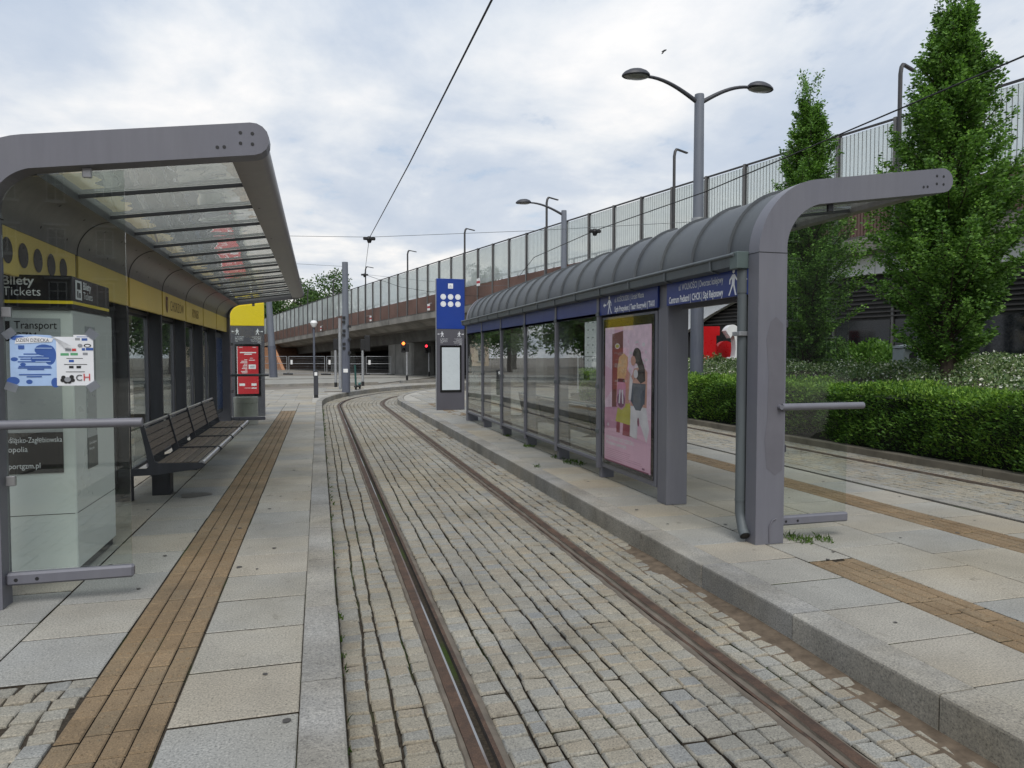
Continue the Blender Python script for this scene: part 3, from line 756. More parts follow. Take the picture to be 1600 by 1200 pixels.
    # gutter
    if spec['gutter']:
        mb = MB(); g0 = Y0+.02
        gp = [(-.10, 2.30), (-.092, 2.215), (-.02, 2.20), (-.006, 2.20), (-.006, 2.305), (-.02, 2.305), (-.02, 2.23), (-.08, 2.235), (-.09, 2.30)]
        mb.prism(gp, W, g0+.12, Y1+.1)
        mb.tube([W(-.10, 2.303, g0+.1), W(-.10, 2.303, Y1+.1)], .016, 10)
        y = g0+.45
        while y < Y1: mb.prism([(-.108, 2.315), (-.108, 2.21), (-.10, 2.205), (-.02, 2.188), (-.02, 2.193), (-.098, 2.212), (-.10, 2.3)], W, y-.012, y+.012); y += .82
        mb.cbox(W(-.10, 2.19, g0+.053), W(.045, 2.325, g0+.165), .005, 1)
        mb.build('gutter', [GUTT, GUTT2], t, sharp=40)
        # drainpipe
        px, py = -.005, g0+.115
        mb = MB(); pth = [W(px, 2.19, py), W(px, 1.4, py), W(px, .30, py), W(px, .22, py), W(px-.005, .15, py-.03), W(px-.02, .09, py-.075), W(px-.03, .055, py-.12)]
        mb.tube(pth, .042, 16, 0, False)
        mb.tube([W(px, .315, py), W(px, .33, py)], .046, 14); mb.tube([W(px, 2.0, py), W(px, 2.19, py)], .047, 14)
        mb.tube([W(px-.029, .058, py-.117), W(px-.0302, .0545, py-.1205)], .034, 12, 1)
        dp = mb.build('drainpipe', [GUTT, BLACK], t)
        mb = MB().tube([W(px, 1.66, py), W(px, 1.69, py)], .05, 14); mb.cbox(W(px-.06, 1.655, py-.055), W(px+.06, 1.69, py+.055), .004); mb.build('pipe_bracket', GALV, dp)
    return t

def yellow_text(word, crest=False):
    def f(lm, X0, ya, yb, u0, u1, zo):
        o = Vector((X0+u1, ya+.42 if crest else ya+.5, 2.09+zo)); U, Z = (0, 1, 0), (0, 0, 1)
        text(lm, word, o, U, Z, .13, 1, width=.95 if crest else .6, off=.003)
        if crest:
            c = Vector((X0+u1+.003, ya+.22, 2.15+zo)); S = [(-.07, .1), (-.07, -.02), (-.04, -.08), (0, -.11), (.04, -.08), (.07, -.02), (.07, .1)]
            lm.poly([c+Vector((0, a, b)) for a, b in S], 2)
            lm.poly([c+Vector((.002, a*.55, b*.6)) for a, b in S], 1)
    return f
def blue_sign(l1, l2, right):
    def f(lm, X0, ya, yb, u0, u1, zo):
        U, Z = Vector((0, -1, 0)), Vector((0, 0, 1)); W_ = yb-ya; o = Vector((X0+u0, yb, zo))
        if right:
            text(lm, l1, o+U*(W_*.74)+Z*2.115, U, Z, .058, 3, 'R', .015, width=W_*.56)
            text(lm, l2, o+U*(W_*.74)+Z*2.005, U, Z, .062, 0, 'R', .025, width=W_*.70)
            walker(lm, o+U*(W_*.85)+Z*1.995, U, Z, .215, 0, 1); arrow(lm, o+U*(W_*1.0-.005)+Z*2.11, -U, Z, .11, 0, -.002)
        else:
            text(lm, l1, o+U*(W_*.30)+Z*2.115, U, Z, .055, 3, 'L', .015, width=W_*.50)
            text(lm, l2, o+U*(W_*.30)+Z*2.005, U, Z, .060, 0, 'L', .025, width=W_*.66)
            arrow(lm, o+U*(W_*.08)+Z*2.10, U, Z, .10, 0); walker(lm, o+U*(W_*.20)+Z*1.99, U, Z, .21, 0, -1)
    return f
LX, LY, RX, RY = -2.06, 4.80, 3.31, 4.87
make_shelter('tram_shelter', 'grey canopy shelter with yellow fascia, ticket machine and long bench, nearer the left edge', LX, LY, 1.77, 1.6, 7, .0,
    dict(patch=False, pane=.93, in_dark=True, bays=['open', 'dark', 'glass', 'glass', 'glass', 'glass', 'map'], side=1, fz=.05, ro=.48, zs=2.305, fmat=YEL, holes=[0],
         texts={3: yellow_text('CHORZÓW', True), 4: yellow_text('RYNEK')}, gutter=False))
make_shelter('tram_shelter', 'grey shelter with blue fascia, ribbed barrel roof and pink poster', RX, RY, 1.86, 1.595, 7, .0,
    dict(patch=True, pane=.90, in_dark=False, bays=['open', 'poster', 'glass', 'glass', 'glass', 'glass', 'map'], side=-1, fz=.03, ro=.60, zs=2.24, fmat=BLUE, holes=[], open=True,
         texts={0: blue_sign('ul. WOLNOŚCI | Dworzec kolejowy', 'Centrum Pediatrii | CHCK | Sąd Rejonowy', True), 1: blue_sign('ul. KOŚCIUSZKI | Urząd Miasta', 'Szyb Prezydent | Teatr Rozrywki | TAXI', False)}, gutter=True))

# advert case in the blue shelter (a light box with its poster)
ya, yb = RY+1.595+.10, RY+2*1.595-.07
t = thing('advert_case', 'tall advert case with a pink poster of two schoolgirls seen from behind', 'advert case', (RX, ya, 0))
mb = MB(); mb.cbox((RX+.03, ya, .14), (RX+.15, yb, 1.96), .006); mb.build('case_frame', STEEL, t)
mb = MB(); mb.box((RX+.022, ya+.05, .20), (RX+.03, yb-.05, 1.93)); mb.box((RX+.15, ya+.05, .20), (RX+.158, yb-.05, 1.93)); mb.build('poster_mount', BLKG, t)
pw = yb-ya-.2; ph = 1.58; po = Vector((RX+.0215, yb-.10, .25))
PU, PZ = Vector((0, -1, 0)), Vector((0, 0, 1))
mb = MB()
PINK = plain('poster_pink', (.76, .47, .59), .4, 0, .06, 2.); PK2 = plain('poster_mauve', (.58, .29, .41), .4); PK3 = plain('poster_pale_pink', (.80, .60, .70), .4, 0, .12, 12.)
art = [PINK, PK2, plain('poster_brown', (.19, .062, .048), .4), PK3, plain('poster_skin', (.58, .31, .24), .4), plain('poster_blond', (.60, .42, .20), .4, 0, .2, 20), plain('poster_black', (.018, .014, .014), .4), plain('poster_yellow', (.50, .45, .07), .4), plain('poster_denim', (.075, .095, .125), .4, 0, .25, 9), plain('poster_white', (.70, .68, .70), .4), plain('poster_purple', (.25, .10, .17), .4), plain('poster_plum', (.24, .04, .10), .4), plain('poster_red', (.33, .07, .09), .4)]
LAYER = [0]
def pp(pts, m):
    LAYER[0] += 1; k = -.00005*LAYER[0]
    mb.poly([po+PU*(x*pw)+PZ*(y*ph)+Vector((k, 0, 0)) for x, y in pts], m)
def ell(cx, cy, rx, ry, m, n=20): pp([(cx+rx*math.cos(2*PI*i/n), cy+ry*math.sin(2*PI*i/n)) for i in range(n)], m)
pp([(0, 0), (1, 0), (1, 1), (0, 1)], 0)
pp([(0, .22), (.22, .42), (.22, 1), (0, 1)], 3); pp([(0, .45), (.2, .55), (.2, .68), (0, .72)], 0)
pp([(.17, .30), (.42, .40), (.42, .97), (.17, .95)], 2); ell(.29, .86, .055, .02, 9); ell(.29, .86, .042, .013, 7)
pp([(.42, .62), (.98, .66), (.98, 1.), (.42, 1.)], 3)
rs = random.Random(3)
for _ in range(46):
    a, b = rs.uniform(.44, .9), rs.uniform(.64, .90); ell(a, b, rs.uniform(.012, .035), rs.uniform(.006, .014), rs.choice((9, 9, 0, 3)), 7)
pp([(.84, .25), (1, .2), (1, .74), (.86, .70)], 3)
pp([(0, .22), (.5, .24), (1, .20), (1, .36), (0, .40)], 0); pp([(0, .24), (.3, .26), (.36, .42), (0, .40)], 1)
# girl on the left: blond hair, mauve backpack, yellow skirt
pp([(.28, .23), (.36, .23), (.37, .34), (.29, .34)], 12); pp([(.42, .22), (.62, .22), (.6, .33), (.44, .33)], 12)
pp([(.26, .31), (.62, .30), (.58, .46), (.34, .47)], 7)
pp([(.27, .45), (.56, .45), (.58, .66), (.50, .70), (.30, .68)], 4)
ell(.45, .735, .085, .055, 4); pp([(.29, .55), (.40, .54), (.50, .66), (.53, .78), (.44, .81), (.34, .78), (.30, .70)], 5)
pp([(.28, .42), (.40, .40), (.48, .43), (.49, .58), (.42, .63), (.30, .62)], 1); ell(.385, .47, .09, .055, 10); pp([(.30, .60), (.47, .60), (.46, .625), (.31, .625)], 6)
pp([(.33, .445), (.36, .445), (.38, .545), (.35, .545)], 9); pp([(.41, .445), (.44, .445), (.43, .545), (.40, .545)], 9)
# girl on the right: dark hair in a ponytail, denim pack, white trousers
pp([(.58, .225), (.73, .215), (.75, .36), (.92, .205), (.97, .30), (.90, .46), (.60, .46)], 9); ell(.755, .335, .02, .03, 11)
pp([(.60, .44), (.92, .44), (.93, .68), (.84, .72), (.66, .70), (.58, .60)], 4); pp([(.50, .62), (.62, .56), (.66, .62), (.55, .68)], 4)
pp([(.56, .48), (.88, .46), (.90, .60), (.60, .60)], 8); pp([(.57, .49), (.70, .415), (.80, .415), (.88, .48)], 8)
ell(.72, .79, .085, .055, 6); ell(.645, .755, .05, .035, 4); pp([(.66, .80), (.79, .80), (.88, .70), (.89, .62), (.80, .60), (.70, .64), (.66, .62), (.76, .70)], 6)
ell(.70, .665, .045, .03, 9); pp([(.55, .48), (.60, .48), (.64, .62), (.58, .66)], 9)
pp([(0, 0), (1, 0), (1, .185), (0, .225)], 0); pp([(0, 0), (.97, 0), (.97, .008), (0, .008)], 11)
LAYER[0] += 1; lo = -.00005*(LAYER[0]+2)
text(mb, 'PODPASKI DO SZKÓŁ!', po+PU*(.05*pw)+PZ*(.165*ph), PU, PZ, .040, 9, width=.62*pw, bold=.02, off=-lo)
text(mb, 'Podpisz petycję', po+PU*(.05*pw)+PZ*(.128*ph), PU, PZ, .040, 9, width=.46*pw, bold=.03, off=-lo)
for k in range(6): 
    w_ = (.62, .60, .58, .85, .88, .40)[k]; pp([(.05, .092-k*.0135), (.05+w_*.9, .090-k*.0135), (.05+w_*.9, .094-k*.0135), (.05, .096-k*.0135)], 1)
ell(.09, .275, .022, .012, 9); ell(.09, .275, .013, .006, 0); pp([(.84, .016), (.89, .016), (.89, .03), (.84, .03)], 10)
pa = mb.build('poster_artwork', art, t)
MB().box((RX+.012, ya+.03, .18), (RX+.016, yb-.03, 1.95)).build('case_glass', glass('case_glass', (.97, .97, .97), None, 0, .0, .012, 6.5), t)

# ------------------------------------------------------------------ ticket machine
KX0, KX1, KY0, KY1 = -2.30, -1.57, 5.28, 6.2
t = thing('ticket_machine', 'pale grey ticket machine with black Bilety Tickets header behind the end pane', 'ticket machine', (KX1, KY0, 0))
mb = MB(); mb.cbox((KX0, KY0, .06), (KX1, KY1, 1.80), .008); 
mb.box((KX0, KY0-.0012, .44), (KX1-.01, KY0-.0005, .444), 1); mb.box((KX1+.0005, KY0+.01, .44), (KX1+.0012, KY1, .444), 1)
mb.build('body', [KIOSK, BLACK], t)
MB().cbox((KX0+.02, KY0+.02, 0), (KX1-.02, KY1-.02, .06), .004).build('plinth', DARK, t)
mb = MB(); mb.cbox((KX0-.02, KY0-.03, 1.80), (KX1+.012, KY1-.1, 2.02), .006, 0)
mb.box((KX0-.021, KY0-.0325, 1.835), (KX1+.0145, KY1-.12, 1.855), 1)
hd = mb.build('header', [BLKG, YEL2], t)
lm = MB(); U, V_ = Vector((1, 0, 0)), Vector((0, 0, 1))
text(lm, 'Bilety', (KX1-.385, KY0-.031, 1.955), U, V_, .056, 0, bold=.02, width=.18); text(lm, 'Tickets', (KX1-.385, KY0-.031, 1.885), U, V_, .056, 0, width=.215)
lm.poly([(KX1-.60, KY0-.0325, 1.875), (KX1-.475, KY0-.0325, 1.875), (KX1-.475, KY0-.0325, 2.0), (KX1-.60, KY0-.0325, 2.0)], 0)
Uy = Vector((0, 1, 0)); hx = KX1+.0125
text(lm, 'Bilety', (hx, KY0+.19, 1.95), Uy, V_, .05, 0, bold=.02, width=.17); text(lm, 'Tickets', (hx, KY0+.19, 1.885), Uy, V_, .05, 0, width=.2)
lm.poly([(hx+.0015, KY0+.03, 1.872), (hx+.0015, KY0+.16, 1.872), (hx+.0015, KY0+.16, 2.0), (hx+.0015, KY0+.03, 2.0)], 0)
for a, b, c_, d in ((.06, 1.94, .13, 1.985), (.06, 1.885, .085, 1.93), (.10, 1.885, .13, 1.92)): lm.poly([(hx+.0025, KY0+a, b), (hx+.0025, KY0+c_, b), (hx+.0025, KY0+c_, d), (hx+.0025, KY0+a, d)], 1)
lm.build('lettering', [LETTER, BLACK], hd)
mb = MB(); mb.box((KX0+.03, KY0-.004, .86), (KX1-.07, KY0-.0005, 1.74), 0); mb.box((KX0+.03, KY0-.007, .72), (KX1-.07, KY0-.001, .99), 1)
for k in range(2):     # angular M logo
    x = KX1-.52+k*.10; mb.add([(x-.10, KY0-.0055, 1.59), (x-.035, KY0-.0055, 1.59), (x+.06, KY0-.0055, 1.72), (x-.005, KY0-.0055, 1.72)], [(0, 1, 2, 3)], 1); mb.add([(x+.01, KY0-.0055, 1.59), (x+.06, KY0-.0055, 1.59), (x+.06, KY0-.0055, 1.72), (x+.01, KY0-.0055, 1.65)], [(0, 1, 2, 3)], 1)
text(mb, 'Transport', (KX1-.335, KY0-.004, 1.672), U, V_, .05, 1, width=.245); text(mb, 'GZM', (KX1-.335, KY0-.004, 1.598), U, V_, .05, 1, width=.125)
text(mb, 'Górnośląsko-Zagłębiowska', (KX1-.475, KY0-.007, .925), U, V_, .036, 2, width=.40); text(mb, 'Metropolia', (KX1-.475, KY0-.007, .865), U, V_, .036, 2, width=.20); text(mb, 'transportgzm.pl', (KX1-.475, KY0-.007, .755), U, V_, .036, 2, width=.27)
mb.build('front_panel', [KIOSKD, BLKG, LETTER], t)
mb = MB(); mb.box((KX1+.0005, KY0+.25, .86), (KX1+.004, KY0+.47, 1.70), 0); mb.box((KX1+.001, KY0+.25, .70), (KX1+.006, KY0+.47, .92), 3)
for k in range(2): y = KY0+.29+k*.06; mb.add([(KX1+.0055, y, 1.48), (KX1+.0055, y+.035, 1.48), (KX1+.0055, y+.07, 1.62), (KX1+.0055, y+.045, 1.62)], [(0, 1, 2, 3)], 1)
text(mb, 'Górnośląsko-', (KX1+.006, KY0+.27, .87), Uy, V_, .02, 2, width=.17); text(mb, 'Metropolia', (KX1+.006, KY0+.27, .83), Uy, V_, .02, 2, width=.11)
mb.build('side_panel', [KIOSKD, BLKG, LETTER, plain('kiosk_dark_label', (.07, .08, .08), .35)], t)

# poster taped to the end pane
ty = LY-.0085
t = thing('paper_poster', 'torn blue and white event poster taped to the glass end pane', 'poster', (-1.6, ty, 1.3))
mb = MB(); x0, x1, z0, z1 = -1.755, -1.315, 1.315, 1.62
PB = plain('poster_light_blue', (.36, .50, .74), .5, 0, .1, 9); PBD = plain('poster_deep_blue', (.035, .095, .33), .5, 0, .1); PWH = plain('poster_paper', (.70, .71, .73), .5, 0, .03); PINKR = plain('logo_red', (.5, .05, .05), .5)
PMG = plain('logo_grey', (.25, .26, .28), .5); PGR = plain('logo_green', (.10, .32, .16), .5)
mb.box((x0, ty-.0008, z0), (x1, ty, z1-.012), 0)
k_ = [0]
def qp(pts, m):
    k_[0] += 1; y = ty-.001-.00012*k_[0]; mb.poly([(x0+(x1-x0)*a, y, z0+(z1-z0)*b) for a, b in pts], m)
def qe(a, b, ra, rb, m, n=18): qp([(a+ra*math.cos(2*PI*i/n), b+rb*math.sin(2*PI*i/n)) for i in range(n)], m)
qp([(0, 0), (.55, 0), (.55, .93), (.48, .99), (.3, 1.0), (.12, 1.0), (0, .97)], 1)
for a, b, ra, rb in ((.47, .60, .09, .24), (.40, .70, .13, .14), (.34, .52, .12, .08), (.05, .52, .05, .05), (.22, .08, .045, .055), (.03, .10, .09, .1), (.53, .06, .06, .12), (.10, .97, .10, .06), (.15, .42, .04, .04)):
    qe(a, min(b, .93), ra*.85, rb*.8, 2)
for a, b, w_ in ((.16, .61, .22), (.10, .555, .38), (.12, .51, .35), (.09, .46, .4), (.10, .37, .38), (.09, .34, .40), (.2, .31, .2), (.10, .21, .38), (.19, .17, .18)):
    qp([(a, b), (a+w_, b), (a+w_, b+.022), (a, b+.022)], 2)
for a, b, w_ in ((.26, .535, .2), (.3, .47, .18), (.3, .73, .2)): qp([(a, b), (a+w_, b), (a+w_, b+.014), (a, b+.014)], 1)
qp([(.06, .82), (.5, .86), (.52, .93), (.3, .97), (.08, .93)], 0)
k_[0] += 1; text(mb, 'DZIEŃ DZIECKA', (x0+.035, ty-.001-.00012*k_[0], z0+.262), U, V_, .020, 4, width=.17, off=.0005)
qp([(.10, .72), (.17, .72), (.17, .79), (.10, .79)], 2)
qp([(.55, 0), (1, 0), (1, 1), (.76, 1), (.76, .86), (.60, .75), (.55, .93)], 0)
for a, b, w_, m in ((.8, .955, .14, 2), (.78, .89, .06, 5), (.86, .885, .07, 2), (.60, .59, .1, 6), (.72, .595, .09, 6), (.87, .60, .06, 5), (.67, .53, .2, 4), (.70, .46, .06, 2), (.64, .41, .28, 4), (.70, .34, .055, 4), (.79, .34, .055, 4), (.66, .265, .23, 4), (.86, .69, .04, 2), (.91, .695, .09, 2), (.66, .68, .07, 5), (.74, .68, .05, 3)):
    h = .012 if w_ > .1 else .05; qp([(a, b), (a+w_, b), (a+w_, b+h), (a, b+h)], m)
qe(.93, .79, .045, .035, 4); qe(.93, .785, .03, .02, 0); qe(.84, .79, .03, .035, 5); qe(.81, .12, .001, .001, 4)
for a, b in ((.63, .16), (.66, .08), (.73, .17), (.70, .08), (.62, .11), (.74, .11)): qe(a, b, .028, .04, 4, 10)
qe(.68, .12, .04, .05, 5, 12)
k_[0] += 1; yk = ty-.001-.00012*k_[0]
text(mb, 'C', (x0+.345, yk, z0+.03), U, V_, .036, 4, off=.0004); text(mb, 'H', (x0+.385, yk, z0+.03), U, V_, .042, 3, off=.0004)
mb.build('printed_sheet', [PWH, PB, PBD, PINKR, BLACK, PMG, PGR], t)
mb = MB(); yy = ty-.006
fl = [(.55, .93, 0), (.50, .985, .002), (.62, .88, .012), (.74, .78, .02), (.68, .755, .014)]
pts = [(x0+(x1-x0)*a, ty-.003-d, z0+(z1-z0)*b) for a, b, d in ((.47, .99, 0), (.60, .90, .014), (.75, .78, .03), (.66, .74, .012), (.60, .82, .003))]
mb.add(pts+[(p[0], p[1]+.0008, p[2]) for p in pts], [(0, 4, 3, 2, 1), (5, 6, 7, 8, 9)]+[(i, (i+1) % 5, 5+(i+1) % 5, 5+i) for i in range(5)])
mb.build('curled_flap', PWH, t)
TAPE = glass('frosted_tape', (.75, .77, .8), (.55, .57, .62), .75, 0, .08)
for cx, cz, a in ((-1.755, 1.625, .65), (-1.32, 1.625, -.7), (-1.75, 1.31, -.35), (-1.32, 1.31, .6)):
    c, s = math.cos(a), math.sin(a); P4 = [(cx+c*u-s*v, cz+s*u+c*v) for u, v in ((-.032, -.024), (.032, -.024), (.032, .024), (-.032, .024))]
    mb = MB(); mb.prism(P4, lambda a_, b_, t_: (a_, t_, b_), ty-.0085, ty-.0078); mb.build('tape', TAPE, t)

# ------------------------------------------------------------------ benches
def make_bench(X, Ya, label):
    t = thing('bench', label, 'bench', (X, Ya, 0), None)
    Lb, n = 1.185, 4
    side = [(-.16, .30), (-.16, .38), (.09, .375), (.115, .40), (.04, .80), (.075, .81), (.17, .44), (.20, .425), (.60, .415), (.635, .40), (.625, .375), (.58, .355), (.2, .31)]
    for i in range(n+1):
        y = Ya+i*Lb; mb = MB(); mb.prism(side if i in (0, n) else [(-.05, .34), (.09, .375), (.115, .40), (.04, .80), (.085, .825), (.18, .445), (.62, .44), (.655, .41), (.62, .37), (.2, .33)], lambda a, b, t_: (X+a, t_, b), y-.008, y+.008)
        mb.build('side_frame', DARK, t, bevel=.002)
    for i in range(n):
        y0, y1 = Ya+i*Lb+.012, Ya+(i+1)*Lb-.012
        mb = MB()
        for k in range(5):
            a = .185+k*.078; mb.cbox((X+a, y0, .405), (X+a+.068, y1, .428), .004)
        st = mb.build('seat', WOOD, t)
        mb = MB()
        for k in range(4):
            zc = .52+k*.07; xc = X+.155-(zc-.45)*.25
            mb.prism([(xc-.014, zc-.03), (xc+.012, zc-.024), (xc-.003, zc+.036), (xc-.029, zc+.03)], lambda a, b, t_: (a, t_, b), y0, y1)
        mb.build('backrest', WOOD, t)
        MB().tube([(X+.60, y0, .405), (X+.60, y1, .405)], .03, 12).build('front_bar', ALU, t)
        MB().tube([(X+.062, y0, .80), (X+.062, y1, .80)], .018, 10).build('top_bar', ALU, t)
    MB().box((X+.22, Ya+.1, .33), (X+.28, Ya+n*Lb-.1, .39)).build('beam', DARK, t)
    for y in (Ya+.65, Ya+2.37, Ya+4.1):
        mb = MB(); mb.cbox((X+.02, y-.09, 0), (X+.20, y+.09, .34), .004); mb.build('pedestal', DARK, t)
    return t
b1 = make_bench(-1.755, 7.68, 'slatted brown bench with silver front bar under the yellow fascia shelter')
copy_tree(b1, (RX+.33, 8.2, 0), 'slatted bench behind the glass wall of the blue fascia shelter')
# ------------------------------------------------------------------ totems
def totem(X, Y, topm, poster, label, logo):
    t = thing('totem', label, 'sign pillar', (X, Y, 0)); w, d, H = .39, .075, 3.64
    mb = MB(); mb.cbox((X-w, Y-d, 0), (X+w, Y+d, H-1.39), .008, 0); mb.build('body', STEELD, t)
    mb = MB(); mb.cbox((X-w-.004, Y-d-.004, H-1.388), (X+w+.004, Y+d+.004, H), .006, 0); mb.cbox((X-w-.012, Y-d+.01, 0), (X-w-.0045, Y+d-.01, H-.003), .002, 1)
    mb.build('coloured_panel', [topm, GALV], t)
    lm = MB(); y = Y-d-.0045; Ux, Z = Vector((1, 0, 0)), Vector((0, 0, 1))
    for r in range(2):
        for c in range(3): 
            cx, cz = X+(c-1)*.205, H-.50-r*.20
            lm.disc((cx, y-.001, cz), .077, Ux, Z, 22, 0); lm.disc((cx, y-.0016, cz), .058, Ux, Z, 18, 1); lm.disc((cx, y-.0021, cz), .05, Ux, Z, 18, 0)
    if logo:
        lm.poly([(X-.07, y-.001, H-.27), (X+.07, y-.001, H-.27), (X+.07, y-.001, H-.13), (X-.07, y-.001, H-.13)], 0)
        lm.poly([(X-.055, y-.0015, H-.245), (X+.055, y-.0015, H-.245), (X+.055, y-.0015, H-.225), (X-.055, y-.0015, H-.225)], 1)
        lm.poly([(X-.04, y-.0015, H-.215), (X+.04, y-.0015, H-.215), (X+.02, y-.0015, H-.18), (X-.02, y-.0015, H-.18)], 1)
    yb = Y-d-.0005
    walker(lm, (X-.24, yb, 2.03), Ux, Z, .15, 0, -1); arrow(lm, (X-.37, yb, 2.11), Ux, Z, .07)
    walker(lm, (X+.24, yb, 2.03), Ux, Z, .15, 0, 1); arrow(lm, (X+.37, yb, 2.11), -Ux, Z, .07, 0, -.002)
    for k, s in enumerate(('ul. WOLNOŚCI', 'Szyb Prezydent', 'Teatr Rozrywki', 'TAXI')): text(lm, s, (X-.29, yb, 1.965-k*.036), Ux, Z, .022, 0)
    for k, s in enumerate(('ul. KOŚCIUSZKI', 'Urząd Miasta', 'Dworzec kolejowy', 'Centrum Pediatrii', 'CHCK', 'Sąd Rejonowy')): text(lm, s, (X+.32, yb, 1.965-k*.036), Ux, Z, .022, 0, 'R')
    lm.build('lettering', [LETTER, LETTERG], t)
    mb = MB(); zc0, zc1 = .50, 1.80; mb.cbox((X-.30, Y-d-.02, zc0), (X+.30, Y-d-.001, zc1), .005); cs = mb.build('display_frame', BLKG, t)
    mb = MB(); y = Y-d-.021; a, b = X-.25, X+.25; z0, z1 = zc0+.06, zc1-.06
    def rc(x0, z0_, x1, z1_, m, k): mb.poly([(x0, y-.0003*k, z0_), (x1, y-.0003*k, z0_), (x1, y-.0003*k, z1_), (x0, y-.0003*k, z1_)], m)
    if poster == 'red':
        rc(a, z0, b, z1, 0, 1)
        for k in range(3): rc(a+.05+k*.03, z1-.03, a+.07+k*.03, z1-.015, 1, 2); rc(b-.07-k*.03, z1-.03, b-.05-k*.03, z1-.015, 1, 2)
        rc(X-.18, z1-.165, X+.2, z1-.14, 1, 2); rc(X-.08, z1-.205, X+.1, z1-.18, 1, 2)
        for k in range(11): rc(X-.02-(.06, .13, .15, .07, .09, .1, .12, .05, .14, .12, .16)[k], z1-.34-k*.036, X-.01, z1-.325-k*.036, 1, 2)
        rc(X+.03, z1-.35, X+.17, z1-.335, 1, 2); rc(X+.05, z1-.30, X+.12, z1-.285, 2, 2)
        for k, r in enumerate((.08, .07, .06)): pass
        rc(X+.02, z1-.56, X+.19, z1-.45, 1, 2); rc(X+.05, z1-.53, X+.16, z1-.48, 2, 3)
        rc(X-.20, z0+.20, X-.07, z0+.26, 1, 2); rc(X+.08, z0+.20, X+.2, z0+.26, 1, 2); rc(X+.08, z0+.13, X+.2, z0+.155, 1, 2); rc(X-.08, z0+.14, X+.06, z0+.15, 1, 2)
        rc(a, z0, a+.012, z1, 1, 2)
    else: rc(a, z0, b, z1, 0, 1)
    mb.build('poster_sheet', [REDP if poster == 'red' else SCREEN, LETTER, LETTERG], cs)
STEELD = plain('charcoal_panel', (.085, .083, .098), .45, 0, .1, 1.5)
totem(-1.70, 18.72, YEL2, 'red', 'dark sign pillar with yellow top and red poster beside the concrete bin', False)
totem(3.545, 19.42, BLUE2, 'grey', 'dark sign pillar with deep blue top and a blank pale poster', True)
# concrete bin
t = thing('litter_bin', 'round grey concrete litter bin in front of the yellow topped pillar', 'litter bin', (-1.55, 16.45, 0))
MB().lathe([(.245, 0), (.25, .02), (.25, .46), (.245, .465), (.245, .475), (.255, .48), (.255, .60), (.245, .605), (.21, .605), (.20, .5), (.20, .12)], (-1.55, 16.45, 0), 28).build('shell', plain('bin_concrete', (.50, .48, .43), .9, 0, .15, 3., .4), t)
MB().lathe([(.198, .15), (.198, .57), (.19, .57), (.185, .2)], (-1.55, 16.45, 0), 24).build('liner', BLACK, t)
# bollard
t = thing('bollard', 'slim square dark bollard with small white sticker on the plaza', 'bollard', (-.1, 26.5, 0))
MB().cbox((-.18, 26.42, .1), (-.02, 26.58, .97), .008).build('post', DARK, t); MB().cbox((-.175, 26.425, 0), (-.025, 26.575, .1), .004).build('foot', BLACK, t)
MB().box((-.15, 26.416, .80), (-.05, 26.4195, .92)).build('sticker', WHITE, t)
# drain grate on the plaza
mb = MB(); 
for k in range(9): mb.box((.25+k*.09, 30.6, 0), (.30+k*.09, 30.95, .006))
mb.box((.22, 30.55, -.01), (1.08, 31.0, .003)); tag(mb.build('drain_grate', RUST), 'small iron drain grate lying flush in the plaza slabs', 'drain grate')

# ------------------------------------------------------------------ poles
def pole_thing(name, label, cat, x, y, z0, h, r0, r1, mats, lean=(0, 0), group=None, sleeve=None, black=0.):
    t = thing(name, label, cat, (x, y, z0), group)
    q = lambda k: (x+lean[0]*k, y+lean[1]*k, z0+h*k)
    mb = MB().tube([q(0), q(.5), q(1)], [r0, (r0+r1)/2, r1], 16)
    mb.build('mast', mats[0], t)
    if sleeve: MB().tube([q(0), q(sleeve/h)], r0+.012, 16).build('sleeve', mats[1], t)
    if black: MB().tube([q(0), q(black/h)], r0+.006, 12).build('base_sleeve', BLACK, t)
    return t
t = pole_thing('catenary_pole', 'tall square topped grey tram wire pole standing alone on the plaza slabs', 'pole', 1.09, 30.0, 0, 5.38, .155, .12, [POLE, POLED], sleeve=2.2)
mb = MB()
for k in range(9): a = k*2.1; mb.cbox((1.09+.15*math.cos(a)-.06, 29.84-.03, 1.6+k*.18), (1.09+.15*math.cos(a)+.06, 29.9, 1.7+k*.18), .004)
mb.build('cable_box', BLACK, t); MB().box((.98, 29.826, .83), (1.16, 29.84, .98)).build('sticker', WHITE, t)
pole_thing('steel_pole', 'thin pale grey pole just left of the tall plaza pole', 'pole', .95, 33.2, ZT, 3.4, .075, .07, [GALV])
pole_thing('catenary_pole', 'tall grey tram wire pole at the left beside the yellow topped pillar', 'pole', -3.52, 60, ZT-.09, 9.5, .30, .20, [POLE, POLED], lean=(-.45, 0), sleeve=2.6)
